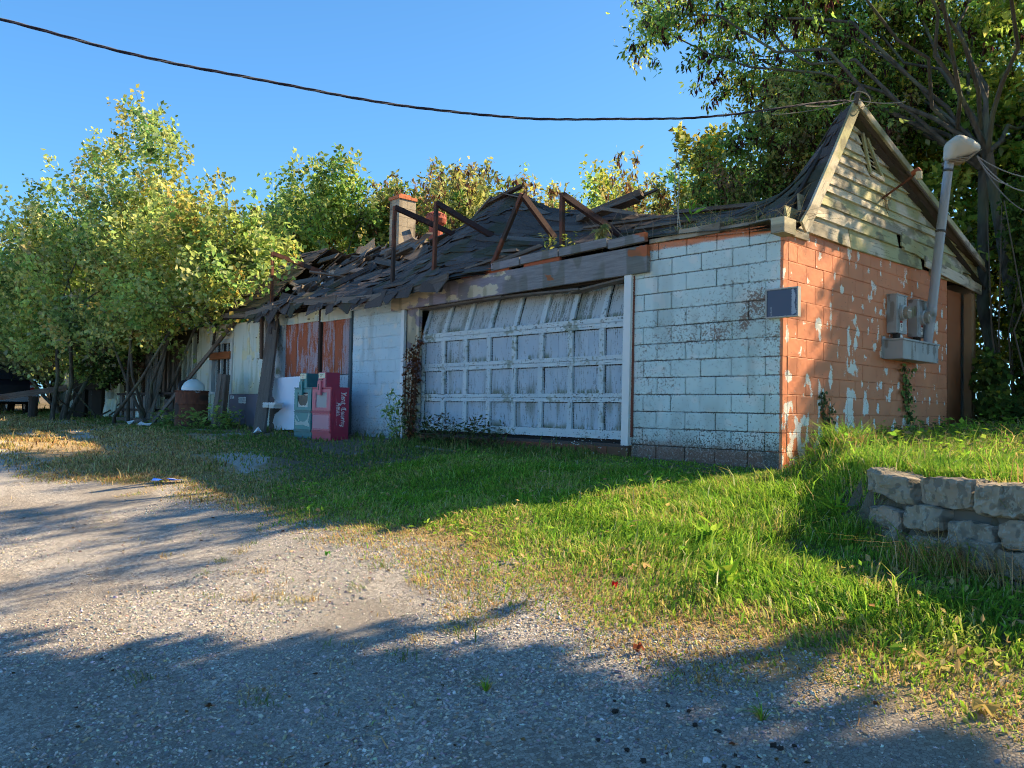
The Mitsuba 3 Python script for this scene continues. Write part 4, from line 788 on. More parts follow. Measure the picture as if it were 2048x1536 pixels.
for s_ in (.02, 1.58):
    for za, zb, col in ((.98, 1.10, (.10, .01, .01)), (.90, .975, (.5, .5, .5)), (.72, .895, (.30, .012, .015))):
        m = MB(); m.box((cx0 - .22, cy0 + s_ - .012, cz0 + za), (cx0 + .0, cy0 + s_ + .19, cz0 + zb), col); put(t + '__tail_light', m, 'satin')
m = MB(); m.box((cx0 - .4, cy0 - .02, cz0 + .42), (cx0 + .08, cy0 + 1.82, cz0 + .66), (.34, .34, .36)); put(t + '__bumper', m, 'satin')
for dx in (.95, 3.75):
    for s_ in (.1, 1.7):
        w_ = m = MB(); m.lathe([(.2, -.11), (.33, -.11), (.34, -.06), (.34, .06), (.33, .11), (.2, .11)], (cx0 - dx, cy0 + s_, cz0 + .34), (0, 1, 0), 24, (.02, .02, .02)); wk = put(t + '__wheel', m, 'matte')
        m = MB(); m.lathe([(0, -.09), (.2, -.10), (.21, 0), (.2, .10), (0, .09)], (cx0 - dx, cy0 + s_, cz0 + .34), (0, 1, 0), 16, (.3, .3, .31)); put(wk + '__rim', m, 'metal')
# ------------------------------------------------------------------ retaining wall
t = thing('retaining_wall', 'low mossy rubble stone wall holding the grass bank at the right', 'wall')
path_ = [(1.78, -2.0), (2.75, -2.55), (4.4, -3.35)]
def hull_stone(c, e, n_, sx, sy, sz):
    pts = []
    for a in (-1, 1):
        for b in (-1, 1):
            for d in (-1, 1):
                for kx in range(3):
                    pp = np.array([a, b, d]) * (1 - .20 * np.eye(3)[kx] - .16 * rng.random(3)); pts.append(pp)
    pts = np.array(pts) * [sx / 2, sy / 2, sz / 2]
    pts[:, 2] += pts[:, 0] * rng.normal() * .08
    w_ = np.array(c) + pts[:, :1] * e + pts[:, 1:2] * n_ + pts[:, 2:] * np.array([0, 0, 1.])
    h = trimesh.convex.convex_hull(w_); h = h.subdivide().subdivide().subdivide(); v = np.asarray(h.vertices)
    v = v + (np.stack([meshkit.fbm(v * 11, 3, 2), meshkit.fbm(v * 11, 3, 4), meshkit.fbm(v * 11, 3, 6)], 1) - .5) * .075
    return v, h.faces
mort = MB()
for si, (a, b) in enumerate(zip(path_[:-1], path_[1:])):
    a, b = np.array(a + (0,)), np.array(b + (0,)); e = nrm(b - a); n_ = np.array([e[1], -e[0], 0.]); n_ = n_ if n_ @ (CAM - a) > 0 else -n_; Lw = np.linalg.norm((b - a)[:2])
    for r_, (z0, z1) in enumerate(((.52, .68), (.69, .84), (.855, 1.0), (1.015, 1.20))):
        s_ = -.05 if r_ % 2 else .0
        while s_ < Lw - .08:
            w_ = rng.uniform(.32, .50); w_ = min(w_, Lw - s_ + .04); dz = .02 * rng.normal()
            if r_ == 3 and rng.random() < .12: s_ += .12; continue
            c = a + e * (s_ + w_ / 2) + n_ * (.03 * rng.normal() * .4 - .05 - .02 * r_); c[2] = (z0 + z1) / 2 + dz
            v, f = hull_stone(c, e, n_, w_ - .02, .26, z1 - z0 - .008 + .02 * rng.random()); m = MB(); kk = rng.integers(0, 400)
            m.add(v, f, np.stack([v[:, 0], np.full(len(v), 10. * kk + 5)], 1)); put(t + '__stone', m, 'stone', smooth=40 and False)
            s_ += w_
    A, Bq = a - n_ * .06 + e * (.12 if si == 0 else 0), b - n_ * .06
    mort.box8([A + [0, 0, .3], Bq + [0, 0, .3], Bq - n_ * .2 + [0, 0, .3], A - n_ * .2 + [0, 0, .3], A + [0, 0, 1.12], Bq + [0, 0, 1.12], Bq - n_ * .2 + [0, 0, 1.12], A - n_ * .2 + [0, 0, 1.12]], (.13, .12, .10))
put(t + '__mortar', mort, 'matte')
# ------------------------------------------------------------------ foliage
def leaf_mesh(mb, P, D, N, size, aspect, col, fold=.25):
    """kite shaped leaves at P along D, facing N; two triangles each"""
    n = len(P); D = D / (np.linalg.norm(D, axis=1, keepdims=True) + 1e-9)
    S = np.cross(D, N); S /= np.linalg.norm(S, axis=1, keepdims=True) + 1e-9
    Nn = np.cross(S, D); size = np.broadcast_to(size, (n,))[:, None]
    mid = P + D * size * .42; w = size * aspect / 2
    v = np.stack([P, mid + S * w + Nn * w * fold, P + D * size, mid - S * w + Nn * w * fold], 1).reshape(-1, 3)
    b = np.arange(n)[:, None] * 4
    f = np.stack([b + [0, 2, 1], b + [0, 3, 2]], 1).reshape(-1, 3)
    mb.add(v, f, None, np.repeat(col, 4, axis=0))
def pal(n, cols, jit=.22, r=None):
    r = r or rng; w = np.array([c[1] for c in cols], float); idx = r.choice(len(cols), n, p=w / w.sum())
    c = np.array([c[0] for c in cols])[idx]; return np.clip(c * (1 + jit * r.normal(size=(n, 1))) * (1 + .08 * r.normal(size=(n, 3))), .005, .8)
def tree(key, label, cat, group, base, lobes, pals, rad=.16, leaf=.13, aspect=.8, per=60, tw=1.0, up=.8, spread=.16, droop=.3, pods=None, stems=1, fork=.35, lean=(0, 0), vines=None, trunk_c=None):
    """lobes: (centre, radii, twigs); every twig is a shoot with leaves along it"""
    global rng
    keep, rng = rng, np.random.default_rng(zlib.crc32(label.encode()))        # every tree grows from its own seed
    t = thing(key, label, cat, group); base = np.array(base, float); cen = np.mean([l[0] for l in lobes], axis=0)
    wood, crown, pod = MB(), MB(), MB()
    H = max(l[0][2] for l in lobes) - base[2]
    forks = []
    for s_ in range(stems):
        top = base + (cen - base) * np.array([.55, .55, 0]) + [lean[0], lean[1], H * fork] + (P3()[0] * [.8, .8, .1] if stems > 1 else 0)
        b0 = base + (P3()[0] * [.25, .25, 0] if stems > 1 else 0)
        mid = (b0 + top) / 2 + P3()[0] * .10 * H * .15
        r0_ = rad * (1 if stems == 1 else .75 if stems == 2 else .5)
        wood.tube([b0 - [0, 0, .25], b0 + [0, 0, .15], mid, top], [r0_ * 1.35, r0_ * 1.05, r0_ * .85, r0_ * .7], 9, (.1, .09, .07)); forks.append((top, r0_ * .62))
    for li, (c, R, nt) in enumerate(lobes):
        c, R = np.array(c, float), np.array(R, float) * (.86 if stems > 2 else 1)
        fp, fr = forks[li % stems]; fp = fp + [0, 0, 0]
        dl = np.linalg.norm(c - fp); m1 = fp * .6 + c * .4 + P3()[0] * .07 * dl + [0, 0, .14 * dl]; uu = np.linspace(0, 1, 8)[:, None]
        wood.tube(fp * (1 - uu) ** 2 + m1 * 2 * uu * (1 - uu) + c * uu ** 2 + P3(8) * .026 * dl * np.sin(np.pi * uu), np.linspace(fr * .62, fr * .16, 8), 7)
        kc = P3(max(4, nt // 7)); kc /= np.linalg.norm(kc, axis=1, keepdims=True); d = kc[rng.integers(0, len(kc), nt)] + .30 * P3(nt); d /= np.linalg.norm(d, axis=1, keepdims=True); d[:, 2] = d[:, 2] * .8 + .12
        rr = rng.random(nt) ** (1 / 2.1)
        a = c + d * R * rr[:, None]
        ax = d * [1, 1, .7] + [0, 0, up] + P3(nt) * .35; ax /= np.linalg.norm(ax, axis=1, keepdims=True)
        Lt = tw * (.6 + .8 * rng.random(nt))
        tone = pal(nt, pals, .16)
        for q in range(nt):
            if q % 3 == 0: wood.tube([c + (a[q] - c) * .25, (c + a[q]) / 2 + P3()[0] * .08, a[q], a[q] + ax[q] * Lt[q]], [fr * .16 + .006, .012, .008, .003], 4, cap=False)
        n = per * nt; qi = np.repeat(np.arange(nt), per); s_ = rng.random(n) ** .8
        sp = spread * (1.25 - s_ * .85)
        P = a[qi] + ax[qi] * (Lt[qi] * s_)[:, None] + P3(n) * sp[:, None]
        D = P3(n) * .8 + ax[qi] * .4 + [0, 0, -droop]; N = P3(n) * .7 + [0, 0, .9]
        lc = np.clip(tone[qi] * (1 + .26 * rng.normal(size=(n, 1))), .004, .8); gl_ = rng.random(n) < .07; lc[gl_] = lc[gl_] * .5 + [.28, .30, .20]
        leaf_mesh(crown, P, D, N, leaf * (.6 + .7 * rng.random(n)), aspect, lc)
        if pods:
            col, k_, ln = pods; npd = int(nt * k_); qi = rng.integers(0, nt, npd); pc = a[qi] + ax[qi] * (Lt[qi] * (.5 + .5 * rng.random(npd)))[:, None]
            m_ = 5; P = np.repeat(pc, m_, 0) + P3(npd * m_) * .045
            leaf_mesh(pod, P, P3(npd * m_) * .3 + [0, 0, -1.], P3(npd * m_) * [1, 1, .1], ln * (.6 + .6 * rng.random(npd * m_)), .26, pal(npd * m_, [(col, 1)]))
    put(t + '__trunk', wood, 'bark', smooth=True); put(t + '__crown', crown, 'leaf')
    if pod.V: put(t + '__seed_pod', pod, 'leaf', kind='stuff')
    rng = keep
    return t
MAP = [((.38, .50, .15), 5), ((.50, .60, .20), 4), ((.18, .30, .09), 3), ((.56, .50, .14), 1.0), ((.58, .62, .40), .5)]
YEL = [((.46, .50, .12), 4), ((.36, .46, .13), 5), ((.56, .48, .12), 1.2), ((.24, .34, .09), 3), ((.50, .34, .12), .3)]
GRN = [((.27, .42, .11), 5), ((.40, .52, .13), 4), ((.16, .26, .07), 3), ((.54, .58, .16), 1.8)]
BRN = [((.34, .40, .12), 5), ((.40, .38, .14), 3.5), ((.22, .26, .09), 3), ((.34, .23, .12), 1.3), ((.52, .50, .14), 2)]
DRK = [((.24, .42, .09), 5), ((.36, .54, .11), 4), ((.12, .21, .06), 2.5), ((.70, .64, .09), 1.2), ((.58, .68, .14), 3)]
# left group
tree('maple_tree', 'big bushy maple with several tall shoots before the left end of the building', 'tree', None, (-20.4, -1.7, 1.05),
     [((-17.70, -0.60, 8.40), (.35, .35, .7), 13), ((-18.50, -1.00, 8.20), (.25, .25, .6), 8), ((-19.70, -1.30, 7.90), (.3, .3, .7), 10), ((-21.20, -1.70, 7.50), (.3, .3, .6), 8), ((-16.80, -0.60, 7.40), (.5, .4, .6), 14), ((-17.80, -0.60, 6.45), (1.0, .9, 1.0), 50), ((-19.00, -1.20, 5.75), (1.5, 1.3, 1.2), 70), ((-20.50, -1.60, 5.75), (1.5, 1.4, 1.3), 80), ((-21.80, -2.00, 4.75), (1.6, 1.3, 1.3), 70), ((-17.20, -0.80, 4.95), (1.6, 1.2, 1.4), 80), ((-19.60, -1.60, 4.05), (2.0, 1.3, 1.1), 90), ((-22.10, -2.20, 3.25), (1.8, 1.2, 1.0), 80), ((-18.40, -1.50, 3.05), (1.7, .9, .7), 70), ((-20.60, -1.90, 2.65), (1.7, .9, .6), 70), ((-22.50, -2.00, 3.20), (1.5, .9, .6), 60), ((-19.20, -1.40, 3.15), (1.5, .8, .5), 60), ((-22.80, -2.30, 5.35), (1.2, 1.2, 1.2), 50), ((-17.60, -1.00, 3.85), (1.4, 1.0, 1.0), 60)], MAP, rad=.12, leaf=.13, per=46, tw=1.15, up=1.2, stems=4, fork=.30)
tree('maple_tree', 'yellowish maple leaning over the caved in roof, right part of the left group', 'tree', None, (-17.0, -.9, 1.1),
     [((-14.65, -0.60, 5.05), (1.2, 1.0, 1.2), 70), ((-13.45, -0.50, 4.95), (1.0, .9, 1.1), 60), ((-12.65, -0.40, 4.75), (.7, .7, .9), 40), ((-13.45, -0.80, 3.65), (1.1, .7, .6), 46), ((-15.25, -1.00, 3.55), (1.3, .8, .8), 64), ((-16.05, -0.80, 5.65), (1.2, 1.0, 1.2), 60), ((-15.95, -1.10, 3.20), (1.0, .6, .45), 34), ((-12.45, -0.50, 3.85), (.6, .5, .5), 22)], YEL + MAP[:2], rad=.085, leaf=.125, per=46, tw=.95, up=.8, stems=6, fork=.48)
tree('maple_tree', 'pale green maple at the left edge behind the car', 'tree', None, (-25.6, -.6, 1.1),
     [((-24.60, -1.20, 5.60), (1.6, 1.3, 1.3), 70), ((-26.00, -1.60, 4.80), (1.6, 1.3, 1.4), 70), ((-24.80, -1.00, 3.60), (1.9, 1.3, 1.1), 80), ((-25.40, -0.90, 2.60), (1.7, 1.0, .7), 60), ((-28.00, -1.20, 3.20), (2.0, 1.4, 1.5), 90), ((-24.00, -1.00, 3.10), (1.0, .7, .5), 34), ((-29.50, -1.00, 2.60), (1.6, 1.0, 1.1), 60)], [((.24, .28, .10), 5), ((.17, .22, .06), 4), ((.30, .31, .16), 2), ((.10, .15, .04), 3)], rad=.13, leaf=.12, per=58, tw=1.2, up=.9, stems=3, fork=.3)
tree('shrub', 'dark bushy shrub hanging over the dark bin and white sheet', 'shrub', None, (-20.2, -1.0, 1.1),
     [((-20.2, -1.2, 2.6), (.8, .5, .45), 40), ((-19.3, -1.0, 2.5), (.8, .5, .45), 40), ((-18.2, -1.1, 2.9), (.9, .5, .4), 36)], GRN[:1] + [((.05, .08, .03), 4), ((.13, .08, .04), 1)], rad=.05, leaf=.11, per=46, tw=.5, up=.2, stems=4)
# bare shoots of the shrubs in front of the far wall
t = thing('bare_stems', 'fan of thin bare shoots before the dark left wall', 'shrub'); m = MB()
for _ in range(34):
    x = rng.uniform(-17.6, -15.9); b = np.array([-16.7 + .25 * (x + 16.7), -.75, 1.2]); m.tube([b, b + [(x - b[0]) * .5, .1, .9], (x, -.6, 3.1 + .4 * rng.random())], [.022, .017, .012], 5, (.13, .12, .10))
put(t + '__stem', m, 'matte', kind='stuff')
# behind the building
bt = [((-23.2, 7.6, 8.2), 2.2, GRN, None, 'green tree behind the roof, just right of the maples'), ((-20.0, 9.2, 7.5), 2.2, BRN, 1, 'brownish podded tree behind the chimney'), ((-18.6, 11.0, 7.9), 1.9, YEL, None, 'light green tree with pointed shoots right of the chimney'), ((-18.6, 14.2, 8.5), 2.0, [((.44, .48, .08), 5), ((.32, .42, .08), 4)], None, 'bright yellow green tree above the roof peak'), ((-14.6, 12.8, 6.8), 1.9, BRN, 1, 'brown podded tree behind the right half of the roof'), ((-11.6, 13.2, 5.7), 1.7, BRN, 1, 'low brownish tree where the sky reaches lowest'), ((-25.8, 7.0, 6.6), 2.4, GRN, None, 'green tree far behind the left maples'), ((-30.0, 3.0, 5.4), 2.8, MAP, None, 'green tree behind the left end of the shed'), ((-31.5, -1.2, 4.4), 2.4, MAP, None, 'low leafy tree closing the gap behind the car'), ((-35.0, -5.0, 5.0), 2.6, GRN, None, 'green tree beyond the car at the left edge'), ((-46.0, 4.0, 4.4), 3.2, GRN, None, 'far green tree seen low between the car and the shed'), ((-27.5, 1.6, 4.2), 2.0, GRN, None, 'leafy tree behind the white panel at the far left'), ((-22.4, 10.4, 8.3), 2.0, YEL, None, 'yellow green tree in the gap left of the chimney'), ((-16.6, 13.6, 7.3), 1.9, GRN, None, 'green tree between the yellow green one and the brown podded ones'), ((-9.2, 13.8, 5.4), 1.7, BRN, 1, 'low brown podded tree left of the yellow sapling')]
for (x, y, z), R, pl_, pd, lab in bt:
    gz = float(ground_z(x, y)); lb = []
    for _ in range(6):
        a = rng.normal(size=3) * [.75, .75, .35]; lb.append(((x + a[0] * R, y + a[1] * R, z + a[2] * R - .2), (R * .6, R * .6, R * .75), 46))
    for _ in range(5): lb.append(((x + rng.normal() * R * .8, y + rng.normal() * R * .6, gz + rng.uniform(1.8, max(2.2, z - gz - 2.2))), (R * .7, R * .7, 1.1), 40))
    tree('background_tree', lab, 'tree', 'trees behind the building', (x, y, gz), lb, pl_, rad=.15, leaf=.185, aspect=.55 if pd else .65, per=41, tw=1.25, up=.9, spread=.2, pods=((.17, .095, .06), 3.0, .26) if pd else None)
# right side
tree('locust_tree', 'large dark tree spreading over the gable with pods against the sky', 'tree', None, (.05, 8.5, 1.45),
     [((-5.9, 4.8, 9.9), (0.25, 0.25, 0.15), 7), ((-5.5, 4.6, 9.3), (0.22, 0.22, 0.3), 13), ((-4.9, 5.5, 9.6), (0.55, 0.55, 0.3), 24), ((-4.3, 6.1, 9.8), (0.75, 0.75, 0.5), 26), ((-4.1, 6.5, 8.7), (0.8, 0.8, 0.6), 36), ((-3.7, 6.9, 9.6), (0.9, 0.9, 0.6), 40), ((-3.3, 7.2, 8.3), (0.9, 0.9, 0.6), 44), ((-3.0, 7.4, 9.5), (1.0, 1.0, 0.7), 48), ((-2.4, 8.0, 8.7), (1.1, 1.1, 0.8), 74), ((-2.2, 8.4, 9.9), (1.1, 1.1, 0.8), 60), ((-1.7, 8.6, 9.1), (1.1, 1.1, 0.8), 66), ((-1.3, 9.2, 9.5), (1.1, 1.1, 0.8), 60), ((-1.6, 9.0, 8.0), (1.1, 1.1, 0.8), 66), ((-0.9, 9.8, 8.5), (1.0, 1.0, 0.8), 60), ((-0.6, 10.2, 9.6), (1.0, 1.0, 0.8), 50), ((-2.4, 8.4, 7.3), (1.1, 1.1, 0.8), 66), ((-1.2, 9.6, 6.9), (1.0, 1.0, 0.8), 60), ((-0.5, 10.2, 7.4), (0.9, 0.9, 0.8), 50), ((-3.2, 8.2, 10.8), (1.2, 1.2, 0.6), 40), ((-1.6, 9.6, 11.0), (1.2, 1.2, 0.7), 40), ((-1.4, 3.1, 8.5), (.5, .3, .2), 9), ((-.5, 4.0, 8.6), (.4, .4, .2), 7), ((.2, 3.0, 8.8), (.5, .3, .2), 8), ((1.7, 3.2, 8.3), (.35, .25, .2), 9), ((.8, 2.3, 8.9), (.6, .3, .2), 10)], DRK, rad=.15, leaf=.12, aspect=.42, per=58, tw=.8, up=-.1, spread=.18, droop=.5, pods=((.085, .035, .04), 2.0, .19), fork=.45, stems=2, lean=(.9, -.6))
tree('background_tree', 'brownish tree left of the gable peak', 'tree', 'trees behind the building', (-4.6, 7.6, 1.25),
     [((-4.0, 6.6, 6.4), (1.1, 1.0, .9), 70), ((-3.2, 6.6, 5.6), (1.1, 1.0, 1.0), 70), ((-4.6, 7.0, 5.3), (1.0, .9, .9), 60), ((-2.6, 6.9, 4.8), (1.2, 1.0, 1.0), 60), ((-4.8, 7.2, 4.2), (1.2, 1.0, .9), 60), ((-2.8, 6.6, 6.6), (1.0, .9, .9), 60), ((-5.6, 7.4, 4.4), (.8, .8, .8), 40)], BRN + DRK[:2], rad=.12, leaf=.12, aspect=.5, per=70, tw=.8, up=.4, pods=((.09, .045, .035), 2.4, .16), droop=.5)
tree('background_tree', 'slender yellow topped sapling against the sky left of the gable', 'tree', 'trees behind the building', (-7.0, 8.9, 1.3),
     [((-7.15, 9.0, 7.6), (.35, .35, .6), 22), ((-7.0, 8.9, 6.6), (.6, .6, .6), 26), ((-6.6, 8.6, 5.6), (1.0, .9, .9), 50), ((-6.3, 8.3, 4.6), (1.3, 1.0, .9), 60)], [((.54, .50, .09), 5), ((.36, .38, .08), 3), ((.16, .17, .04), 3)], rad=.07, leaf=.15, per=44, tw=.7, up=1.)
for (x, y), R, lab, pl_ in (((-1.8, 11.0), 2.4, 'dense tree with yellow leaves filling the gap behind the gable', [((.36, .33, .03), 3), ((.20, .24, .035), 4), ((.09, .14, .03), 4)]), ((1.6, 11.2), 2.2, 'dark green tree behind the mast and the vines', DRK), ((-6.0, 13.5), 2.2, 'green tree far behind the gable roof', GRN), ((3.6, 13.0), 2.6, 'dark tree at the right edge beyond the vines', DRK), ((.4, 8.2), 1.6, 'leafy dark tree close behind the orange wall', DRK)):
    gz = float(ground_z(x, y)); lb = [((x + rng.normal() * R * .6, y + rng.normal() * R * .5, gz + zz), (R * .62, R * .55, 1.2), 58) for zz in (1.4, 2.2, 3.0, 3.6, 4.4, 5.2, 6.0, 6.8, 7.6)]
    tree('background_tree', lab, 'tree', 'trees behind the building', (x, y, gz), lb, pl_, rad=.16, leaf=.165, aspect=.6, per=44, tw=.9, up=.2, spread=.2)
# trees outside the frame at the right, whose shade lies over the gravel
tree('shade_tree', 'large tree right of the picture that shades the gravel in front', 'tree', None, (8.6, 3.4, 1.4),
     [((6.7, 1.0, 7.2), (1.3, 1.0, .7), 60), ((4.9, .2, 7.2), (1.2, 1.2, .8), 70), ((7.6, -.6, 7.0), (2.0, 1.8, 1.1), 110), ((4.9, -1.5, 7.0), (1.5, 1.4, .9), 80), ((8.8, 1.9, 7.4), (1.4, 1.2, .8), 60), ((6.2, -2.6, 6.6), (1.6, 1.4, .9), 80), ((8.8, 3.6, 6.0), (1.3, 1.3, 1.2), 60), ((3.4, .9, 7.9), (.8, .8, .5), 30), ((9.2, -2.6, 7.2), (2.2, 2.0, 1.2), 100), ((7.4, -4.6, 7.4), (2.0, 1.8, 1.0), 90), ((10.6, .4, 8.0), (2.0, 2.0, 1.4), 80), ((3.4, .7, 7.1), (.6, .6, .3), 30), ((4.5, 1.2, 7.1), (.8, .7, .4), 46), ((5.5, 1.3, 7.1), (.8, .6, .35), 60), ((6.4, 1.6, 7.1), (.8, .6, .35), 56), ((7.2, 2.2, 7.1), (.7, .6, .35), 50), ((8.0, 2.7, 7.1), (.7, .6, .35), 40), ((5.6, .4, 7.2), (1.0, .9, .4), 50), ((4.2, .0, 7.2), (.8, .8, .4), 40), ((7.0, .7, 7.2), (.9, .9, .4), 46), ((3.5, -1.8, 8.3), (2.0, 1.5, .6), 90), ((6.0, -3.4, 8.2), (2.0, 1.8, .7), 90), ((5.0, -6.2, 8.2), (2.0, 2.0, .7), 80), ((2.0, -4.6, 8.7), (1.9, 1.6, .6), 70)], GRN, rad=.25, leaf=.2, per=84, tw=.9, up=.2, fork=.5)
tree('shade_tree', 'tree right of the picture that dapples the orange wall', 'tree', None, (5.6, 11.4, 1.6),
     [((3.9, 10.6, 8.3), (1.1, 1.2, 1.0), 30), ((4.8, 12.0, 7.4), (1.3, 1.3, 1.2), 44), ((3.0, 9.9, 7.3), (.7, 1.0, .8), 44), ((3.0, 8.7, 6.9), (.4, .5, .5), 14), ((3.0, 9.9, 7.0), (.7, .8, .6), 30), ((2.4, 7.9, 6.4), (.35, .5, .4), 7)], GRN, rad=.2, leaf=.15, per=56, tw=.9, up=.2, fork=.5)
# ------------------------------------------------------------------ grass, weeds, stones, litter
def blade_mesh(mb, P, h, w, col, bend=.55):
    n = len(P); az = 14 * meshkit.fbm(P * [.9, .9, 0], 2, 31) + rng.normal(size=n) * 1.1; d = np.stack([np.cos(az), np.sin(az), az * 0], 1)
    face = az + np.pi / 2 + rng.normal(size=n) * .5; s_ = np.stack([np.cos(face), np.sin(face), az * 0], 1)
    h, w = np.broadcast_to(h, (n,))[:, None], np.broadcast_to(w, (n,))[:, None]; k = (bend * (.3 + 1.1 * rng.random(n)))[:, None]
    m_ = P + [0, 0, 1.] * h * .55 + d * h * .22 * k; tp = P + [0, 0, 1.] * h * (1 - .25 * k) + d * h * .75 * k
    v = np.stack([P - s_ * w / 2, P + s_ * w / 2, m_ + s_ * w * .42, m_ - s_ * w * .42, tp], 1).reshape(-1, 3)
    b = np.arange(n)[:, None] * 5
    mb.add(v, np.concatenate([b + [0, 1, 2], b + [0, 2, 3], b + [3, 2, 4]], 1).reshape(-1, 3), None, np.repeat(col, 5, axis=0))
def on_ground(x, y, dz=-.01): return np.stack([x, y, ground_z(x, y) + dz], 1)
def fb(x, y, f, s_, o=3): return meshkit.fbm(np.stack([x * f, y * f, x * 0 + s_], -1), o, int(s_))
def scatter(n, x0, x1, y0, y1):
    return rng.uniform(x0, x1, n), rng.uniform(y0, y1, n)
def visible(x, y, pad=.10):
    r = np.stack([x, y], 1) - CAM[:2]; f = r @ FWD[:2]; s_ = r @ EX[:2] * 0 + r @ np.array([.681, .732]); return (f > .8) & (np.abs(s_) < f * (.64 + pad) + .4)
LUSH = [((.22, .40, .045), 5), ((.30, .50, .06), 4), ((.12, .26, .04), 3), ((.44, .54, .12), 1.4), ((.58, .56, .30), .6)]
MEAD = [((.13, .22, .05), 4), ((.18, .27, .06), 4), ((.26, .26, .09), 2), ((.40, .32, .15), 1.6)]
STRAW = [((.54, .40, .18), 5), ((.44, .30, .12), 4), ((.64, .52, .27), 2), ((.20, .22, .06), 1.5), ((.22, .13, .06), 1)]
def wall_free(x, y): return ~((y > -.03) & (x < .03)) & ~((y > -2.05 - .55 * (x - 1.74)) & (y < -1.78 - .55 * (x - 1.74)) & (x > 1.7))
ed = lambda x, y: y - np.interp(x, LX, LY)
eg = lambda x, y: y - np.interp(x, GX, GY)
mb = MB()
# lush lawn near, in front of the wall and right
x, y = scatter(150000, -4.5, 4.6, -4.8, .0); w_ = fb(x, y, 1.6, 11) - .5
k_ = visible(x, y) & wall_free(x, y) & (rng.random(len(x)) < ss(-.5, .35, ed(x, y) + 1.2 * w_)); x, y = x[k_], y[k_]
wallb = 1 - .55 * ss(.75, .2, np.abs(y + 2.3 + .54 * (x - 1.74))) * (x > 1.3)
hh = wallb * (.04 + .10 * fb(x, y, 1.1, 12) + .04 * ss(-1.6, .6, x) * ss(-.2, 1.2, ed(x, y))) * (.6 + .8 * rng.random(len(x))) * (.55 + .45 * ss(-.4, .8, ed(x, y)))
hh *= (.45 + 1.1 * fb(x, y, 2.6, 27)) * (1 - .45 * ss(-1.3, -.2, y)) * .85
cl = pal(len(x), LUSH, .2); yl = ss(.48, .66, fb(x, y, 1.7, 28) + .25 * (1 - ss(-.1, .9, ed(x, y))))[:, None] * (rng.random(len(x)) < .38)[:, None]
blade_mesh(mb, on_ground(x, y), hh * (1 + .9 * (rng.random(len(x)) < .03)), .007 + .006 * rng.random(len(x)), cl * (1 - yl) + yl * pal(len(x), [((.50, .50, .14), 3), ((.56, .44, .20), 2)], .15), .9)
# bank above the stones and by the end wall
x, y = scatter(80000, .05, 6.0, -3.4, 6.5); k_ = visible(x, y) & wall_free(x, y) & (y > -1.2 * np.minimum(x, 1.74) - .54 * np.maximum(x - 1.74, 0) - .25) & (rng.random(len(x)) < .45 + .6 * fb(x, y, 1.5, 14)); x, y = x[k_], y[k_]
blade_mesh(mb, on_ground(x, y), (.05 + .12 * fb(x, y, 1.3, 13)) * (.6 + .8 * rng.random(len(x))) * (1 + 1.0 * (rng.random(len(x)) < .04)), .006 + .006 * rng.random(len(x)), pal(len(x), LUSH + STRAW[:1], .25), .8)
# tussock at the corner and grass drooping over the stones
for cx_, cy_, n_, hgt, pl_ in ((.62, -.02, 420, .40, LUSH), (.85, -.35, 260, .34, LUSH + STRAW[:2]), (2.45, -2.62, 260, .34, STRAW + LUSH[:1]), (2.9, -2.62, 200, .34, STRAW), (1.66, -2.05, 260, .28, LUSH), (1.72, -1.9, 240, .3, LUSH), (1.62, -2.25, 160, .2, LUSH)):
    x, y = cx_ + .13 * rng.normal(size=n_), cy_ + .10 * rng.normal(size=n_); blade_mesh(mb, on_ground(x, y) + [0, 0, .0], hgt * (.5 + .6 * rng.random(n_)), .007, pal(n_, pl_, .2), 1.5)
put('lawn_grass', mb, 'blade', 'lush green grass on the bank by the building', 'grass', kind='stuff')
mb = MB()
x, y = scatter(125000, -30, -2.5, -6.0, .0); w_ = fb(x, y, .8, 15) - .5; dcam = np.hypot(x - CAM[0], y - CAM[1])
bare = fb(x * .55, y * 1.5, 1.0, 8) > .54
k_ = visible(x, y) & wall_free(x, y) & (rng.random(len(x)) < ss(-.4, .6, eg(x, y) + 1.2 * w_) * (1 - .85 * bare * (x < -6))); x, y, dcam = x[k_], y[k_], dcam[k_]
dry = np.clip(1 - ss(-1.1, .5, ed(x, y) + .9 * (fb(x, y, 1.1, 16) - .5)), 0, 1); n_ = len(x)
col = np.where((rng.random(n_) < dry)[:, None], pal(n_, STRAW, .2), pal(n_, MEAD, .2))
blade_mesh(mb, on_ground(x, y), (.022 + .065 * fb(x, y, .9, 17) + .07 * ss(-1.0, -.2, y)) * (.6 + .8 * rng.random(n_)) * (1 + 1.3 * (rng.random(n_) < .02)), .004 + .0011 * dcam, col)
put('rough_grass', mb, 'blade', 'short rough grass in the shade before the left wall', 'grass', kind='stuff')
mb = MB()
x, y = scatter(175000, -9, 4.2, -6.3, -3.2); w_ = fb(x, y, 1.9, 18) - .5
e1, e2 = eg(x, y) + 1.4 * w_ - .08, ed(x, y) + 1.2 * w_
k_ = visible(x, y) & (rng.random(len(x)) < ss(-.45, .1, e1) * (1 - .9 * ss(-.2, .35, e2)) + .03 * (fb(x, y, 3.2, 19) > .62)); x, y = x[k_], y[k_]; n_ = len(x)
blade_mesh(mb, on_ground(x, y), (.014 + .036 * rng.random(n_)) * (1 + 1.2 * (rng.random(n_) < .03)), .005 + .003 * rng.random(n_), np.where((rng.random(n_) < .16)[:, None], pal(n_, LUSH, .2), pal(n_, STRAW, .22)), 1.3)
